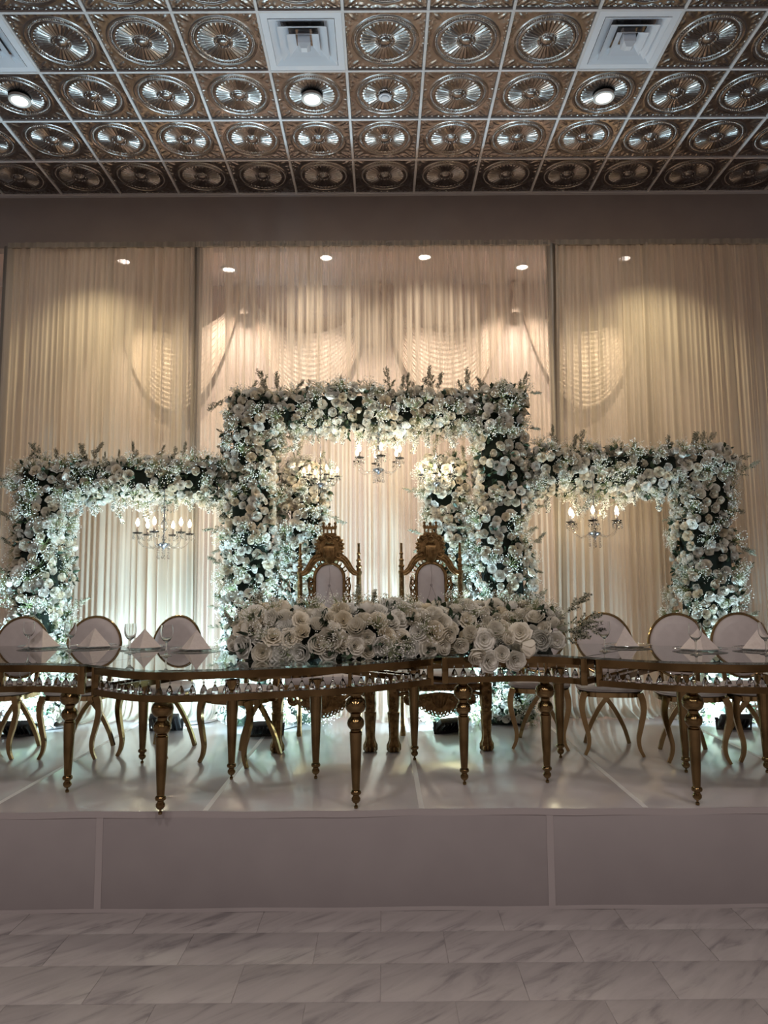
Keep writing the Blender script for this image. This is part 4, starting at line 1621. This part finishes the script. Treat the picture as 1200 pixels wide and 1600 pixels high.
def flower_frame(label, name, boxes, loc, nobj, dens, seed, ups, downs, outs, nbreath, group=None):
    """boxes in world coordinates; loc is the origin of the thing"""
    t = thing(name, label, 'flowers', loc, 0, group)
    C = Vector(loc)
    surf = box_surf(boxes)
    area = 0
    for lo, hi in boxes:
        dx, dy, dz = [b - a for a, b in zip(lo, hi)]
        area += dx * dz + 2 * dy * dz + dx * dy
    pts = scatter(surf, int(area * dens), .053, seed)
    sh = lambda L: [(p - C, n) for p, n in L]
    roses(t, sh(pts), nobj, seed, .034, .046)
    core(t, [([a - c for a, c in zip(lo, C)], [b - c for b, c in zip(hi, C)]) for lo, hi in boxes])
    leaves(t, sh(scatter(surf, int(area * 95), .045, seed + 1)), seed + 2)
    br = scatter(surf, int(nbreath * 1.9), .075, seed + 3)
    q = random.Random(seed + 4)
    place(t, 'baby_breath_spray', BREATH, [(p - C - n * .0, (n + Vector((q.gauss(0, .3), q.gauss(0, .3) - .1, q.gauss(0, .3)))), q.uniform(.8, 1.3)) for p, n in br], seed + 5)
    if ups:
        place(t, 'heather_sprig', SPRIG, [(Vector(p) - C, d, s) for p, d, s in ups], seed + 6)
    it = [(Vector(p) - C, d, s) for p, d, s in downs]
    if it:
        place(t, 'drooping_spray', DROOP, it, seed + 7)
    it = [(Vector(p) - C, d, s) for p, d, s in outs]
    if it:
        place(t, 'heather_sprig', SPRIG, it, seed + 8)
    return t


def gen_ups(x0, x1, z, n, seed, peaks=()):
    q = random.Random(seed)
    L = [((x0 + (x1 - x0) * (i + q.random()) / n, q.uniform(6.36, 6.58), z - .03), (q.gauss(0, .35), -.15, 1), q.uniform(.35, .75)) for i in range(n)]
    return L + [((x, 6.44, z - .03), (dx, -.1, 1), s * .82) for x, dx, s in peaks]


def gen_downs(x0, x1, z, n, seed, s=(.6, 1.1)):
    q = random.Random(seed)
    return [((x0 + (x1 - x0) * (i + q.random()) / n, q.uniform(6.30, 6.53), z + .03), (q.gauss(0, .25), -.1, -1), q.uniform(*s)) for i in range(n)]


def gen_side(x, z0, z1, sgn, n, seed):
    q = random.Random(seed)
    return [((x, q.uniform(6.30, 6.58), z0 + (z1 - z0) * (i + q.random()) / n), (sgn, -.25, q.gauss(.1, .45)), q.uniform(.45, .85)) for i in range(n)]


AY0, AY1 = 6.30, 6.70
CB = [((-1.36, AY0, STZ), (-.95, AY1, 3.42)), ((.84, AY0, STZ), (1.27, AY1, 3.42)), ((-.95, AY0, 3.07), (.84, AY1, 3.42))]
flower_frame('tall middle arch covered in white roses and baby\'s breath', 'flower_arch', CB, (-.045, 6.50, STZ), 300, 160, 100,
             gen_ups(-1.3, 1.25, 3.42, 16, 101, [(-.98, -.3, 1.15), (-.93, .1, .9), (.10, -.2, 1.0), (.22, .2, .95), (.42, -.1, 1.25), (.50, .2, 1.0), (.78, .1, 1.0), (.95, -.4, .9), (1.22, .6, 1.0)]),
             gen_downs(-.92, .82, 3.07, 20, 102, (.5, 1.0)), gen_side(-1.36, .8, 3.4, -1, 14, 103) + gen_side(1.27, .8, 3.4, 1, 14, 104) + gen_side(-.95, 1.2, 2.9, 1, 5, 105) + gen_side(.84, 1.2, 2.9, -1, 5, 106), 130,
             'white flower arches on the stage')
LB = [((-3.20, AY0, STZ), (-2.80, AY1, 2.80)), ((-2.80, AY0, 2.48), (-1.44, AY1, 2.80))]
flower_frame('low left arch of white roses joined to the tall middle arch', 'flower_arch', LB, (-2.25, 6.50, STZ), 240, 160, 200,
             gen_ups(-3.15, -1.5, 2.80, 11, 201, [(-2.98, -.5, 1.1), (-2.66, -.2, 1.15), (-2.58, .3, 1.1), (-2.2, .1, 1.0), (-1.75, .0, .8)]),
             gen_downs(-2.72, -1.46, 2.48, 13, 202, (.55, 1.0)), gen_side(-3.20, .8, 2.8, -1, 10, 203) + gen_side(-2.80, 1.0, 2.4, 1, 6, 204), 75, 'white flower arches on the stage')
RB = [((2.64, AY0, STZ), (3.08, AY1, 2.86)), ((1.35, AY0, 2.50), (2.64, AY1, 2.86))]
flower_frame('low right arch of white roses joined to the tall middle arch', 'flower_arch', RB, (2.17, 6.50, STZ), 240, 160, 300,
             gen_ups(1.4, 3.05, 2.86, 9, 301, [(1.50, .2, 1.1), (1.75, .0, 1.0), (2.75, .2, 1.2), (2.84, .4, 1.0)]),
             gen_downs(1.37, 2.6, 2.50, 12, 302, (.6, 1.15)), gen_side(3.08, .8, 2.8, 1, 10, 303) + gen_side(2.64, 1.0, 2.4, -1, 6, 304), 75, 'white flower arches on the stage')
PB = [((-.86, 6.42, STZ), (-.51, 6.75, 2.80))]
flower_frame('inner pillar of white roses behind the left throne', 'flower_pillar', PB, (-.685, 6.58, STZ), 170, 170, 400,
             gen_ups(-.84, -.53, 2.8, 3, 401), [], gen_side(-.51, 1.2, 2.7, 1, 5, 402), 32, 'inner flower pillars')
PB = [((.39, 6.42, STZ), (.76, 6.75, 2.80))]
flower_frame('inner pillar of white roses behind the right throne', 'flower_pillar', PB, (.575, 6.58, STZ), 170, 170, 500,
             gen_ups(.42, .74, 2.8, 3, 501), [], gen_side(.39, 1.2, 2.7, -1, 5, 502), 32, 'inner flower pillars')

# loose heads of roses fallen at the feet of the pillars are part of the frames; now the garland on the tables
GP_ = resample(catmull([(-.86, 4.39, GT), (-.55, 4.36, GT), (-.15, 4.43, GT), (.2, 4.59, GT), (.5, 4.75, GT), (.85, 4.77, GT), (1.12, 4.67, GT)], 8), 60)


def garland_surf(q):
    u = q.random()
    f = u * 59
    i = min(58, int(f))
    c = GP_[i].lerp(GP_[i + 1], f - i)
    tt = (GP_[i + 1] - GP_[i]).normalized()
    s = Vector((tt.y, -tt.x, 0))                # towards the camera
    a = q.uniform(R(-8), R(150))
    end = min(1, min(u, 1 - u) / .06)
    k = .65 + .35 * end
    n = (s * math.cos(a) + Vector((0, 0, 1)) * math.sin(a))
    if u < .03:
        n = (n - tt * .8).normalized()
    if u > .97:
        n = (n + tt * .8).normalized()
    h_ = .235 + .035 * noise.noise(Vector((u * 9, 3, 0)))
    p = c + s * (math.cos(a) * .20 * k) + Vector((0, 0, 1)) * (max(0, math.sin(a)) * h_ * k + .045)
    p += n * q.uniform(-.015, .02)
    return tuple(p), tuple(n)


t = thing('flower_garland', 'long garland of white roses lying across the glass tables before the thrones', 'flowers', (.15, 4.6, GT))
C = Vector((.15, 4.6, GT))
pts = scatter(garland_surf, 230, .070, 600)
hang = [(Vector((x, y + .09, z)), Vector((dx, -.9, dz))) for x, y, z, dx, dz in ((.46, 4.285, GT + .06, -.1, .1), (.55, 4.275, GT - .0, 0, -.3), (.63, 4.285, GT - .035, .1, -.3), (.70, 4.28, GT + .01, .1, -.1),
                                                                         (.78, 4.285, GT - .03, .1, -.4), (.60, 4.30, GT + .09, 0, .2), (.74, 4.30, GT + .10, .1, .3), (.86, 4.31, GT + .04, .2, 0), (.52, 4.31, GT + .13, 0, .4), (.67, 4.32, GT + .15, 0, .5), (.82, 4.34, GT + .13, 0, .5))]
roses(t, [(p - C, n) for p, n in pts + hang], 250, 601, .044, .062)
m = MB()
m.tube([p - C + Vector((0, 0, .11)) for p in GP_[2:-2]], [.12] * 56, 10)
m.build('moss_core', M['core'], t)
leaves(t, [(p - C, n) for p, n in scatter(garland_surf, 70, .06, 602)], 603, .075)
q = random.Random(9)
place(t, 'baby_breath_spray', BREATH, [(p - C, n, q.uniform(.8, 1.2)) for p, n in scatter(garland_surf, 34, .10, 604)], 605)
place(t, 'heather_sprig', SPRIG, [(GP_[i] - C + Vector((0, .02, .20)), (q.gauss(0, .5), -.2, 1), q.uniform(.6, .9)) for i in (3, 9, 14, 19, 22, 25, 28, 31, 35, 38, 42, 47, 50, 54)]
      + [(GP_[57] - C + Vector((.05, -.03, z)), (1, -.2, dz), .9) for z, dz in ((.10, .25), (.15, .4), (.07, .0), (.12, -.1), (.2, .7))]
      + [(GP_[2] - C + Vector((-.02, -.05, .14)), (-.6, -.4, .6), .7)], 606)
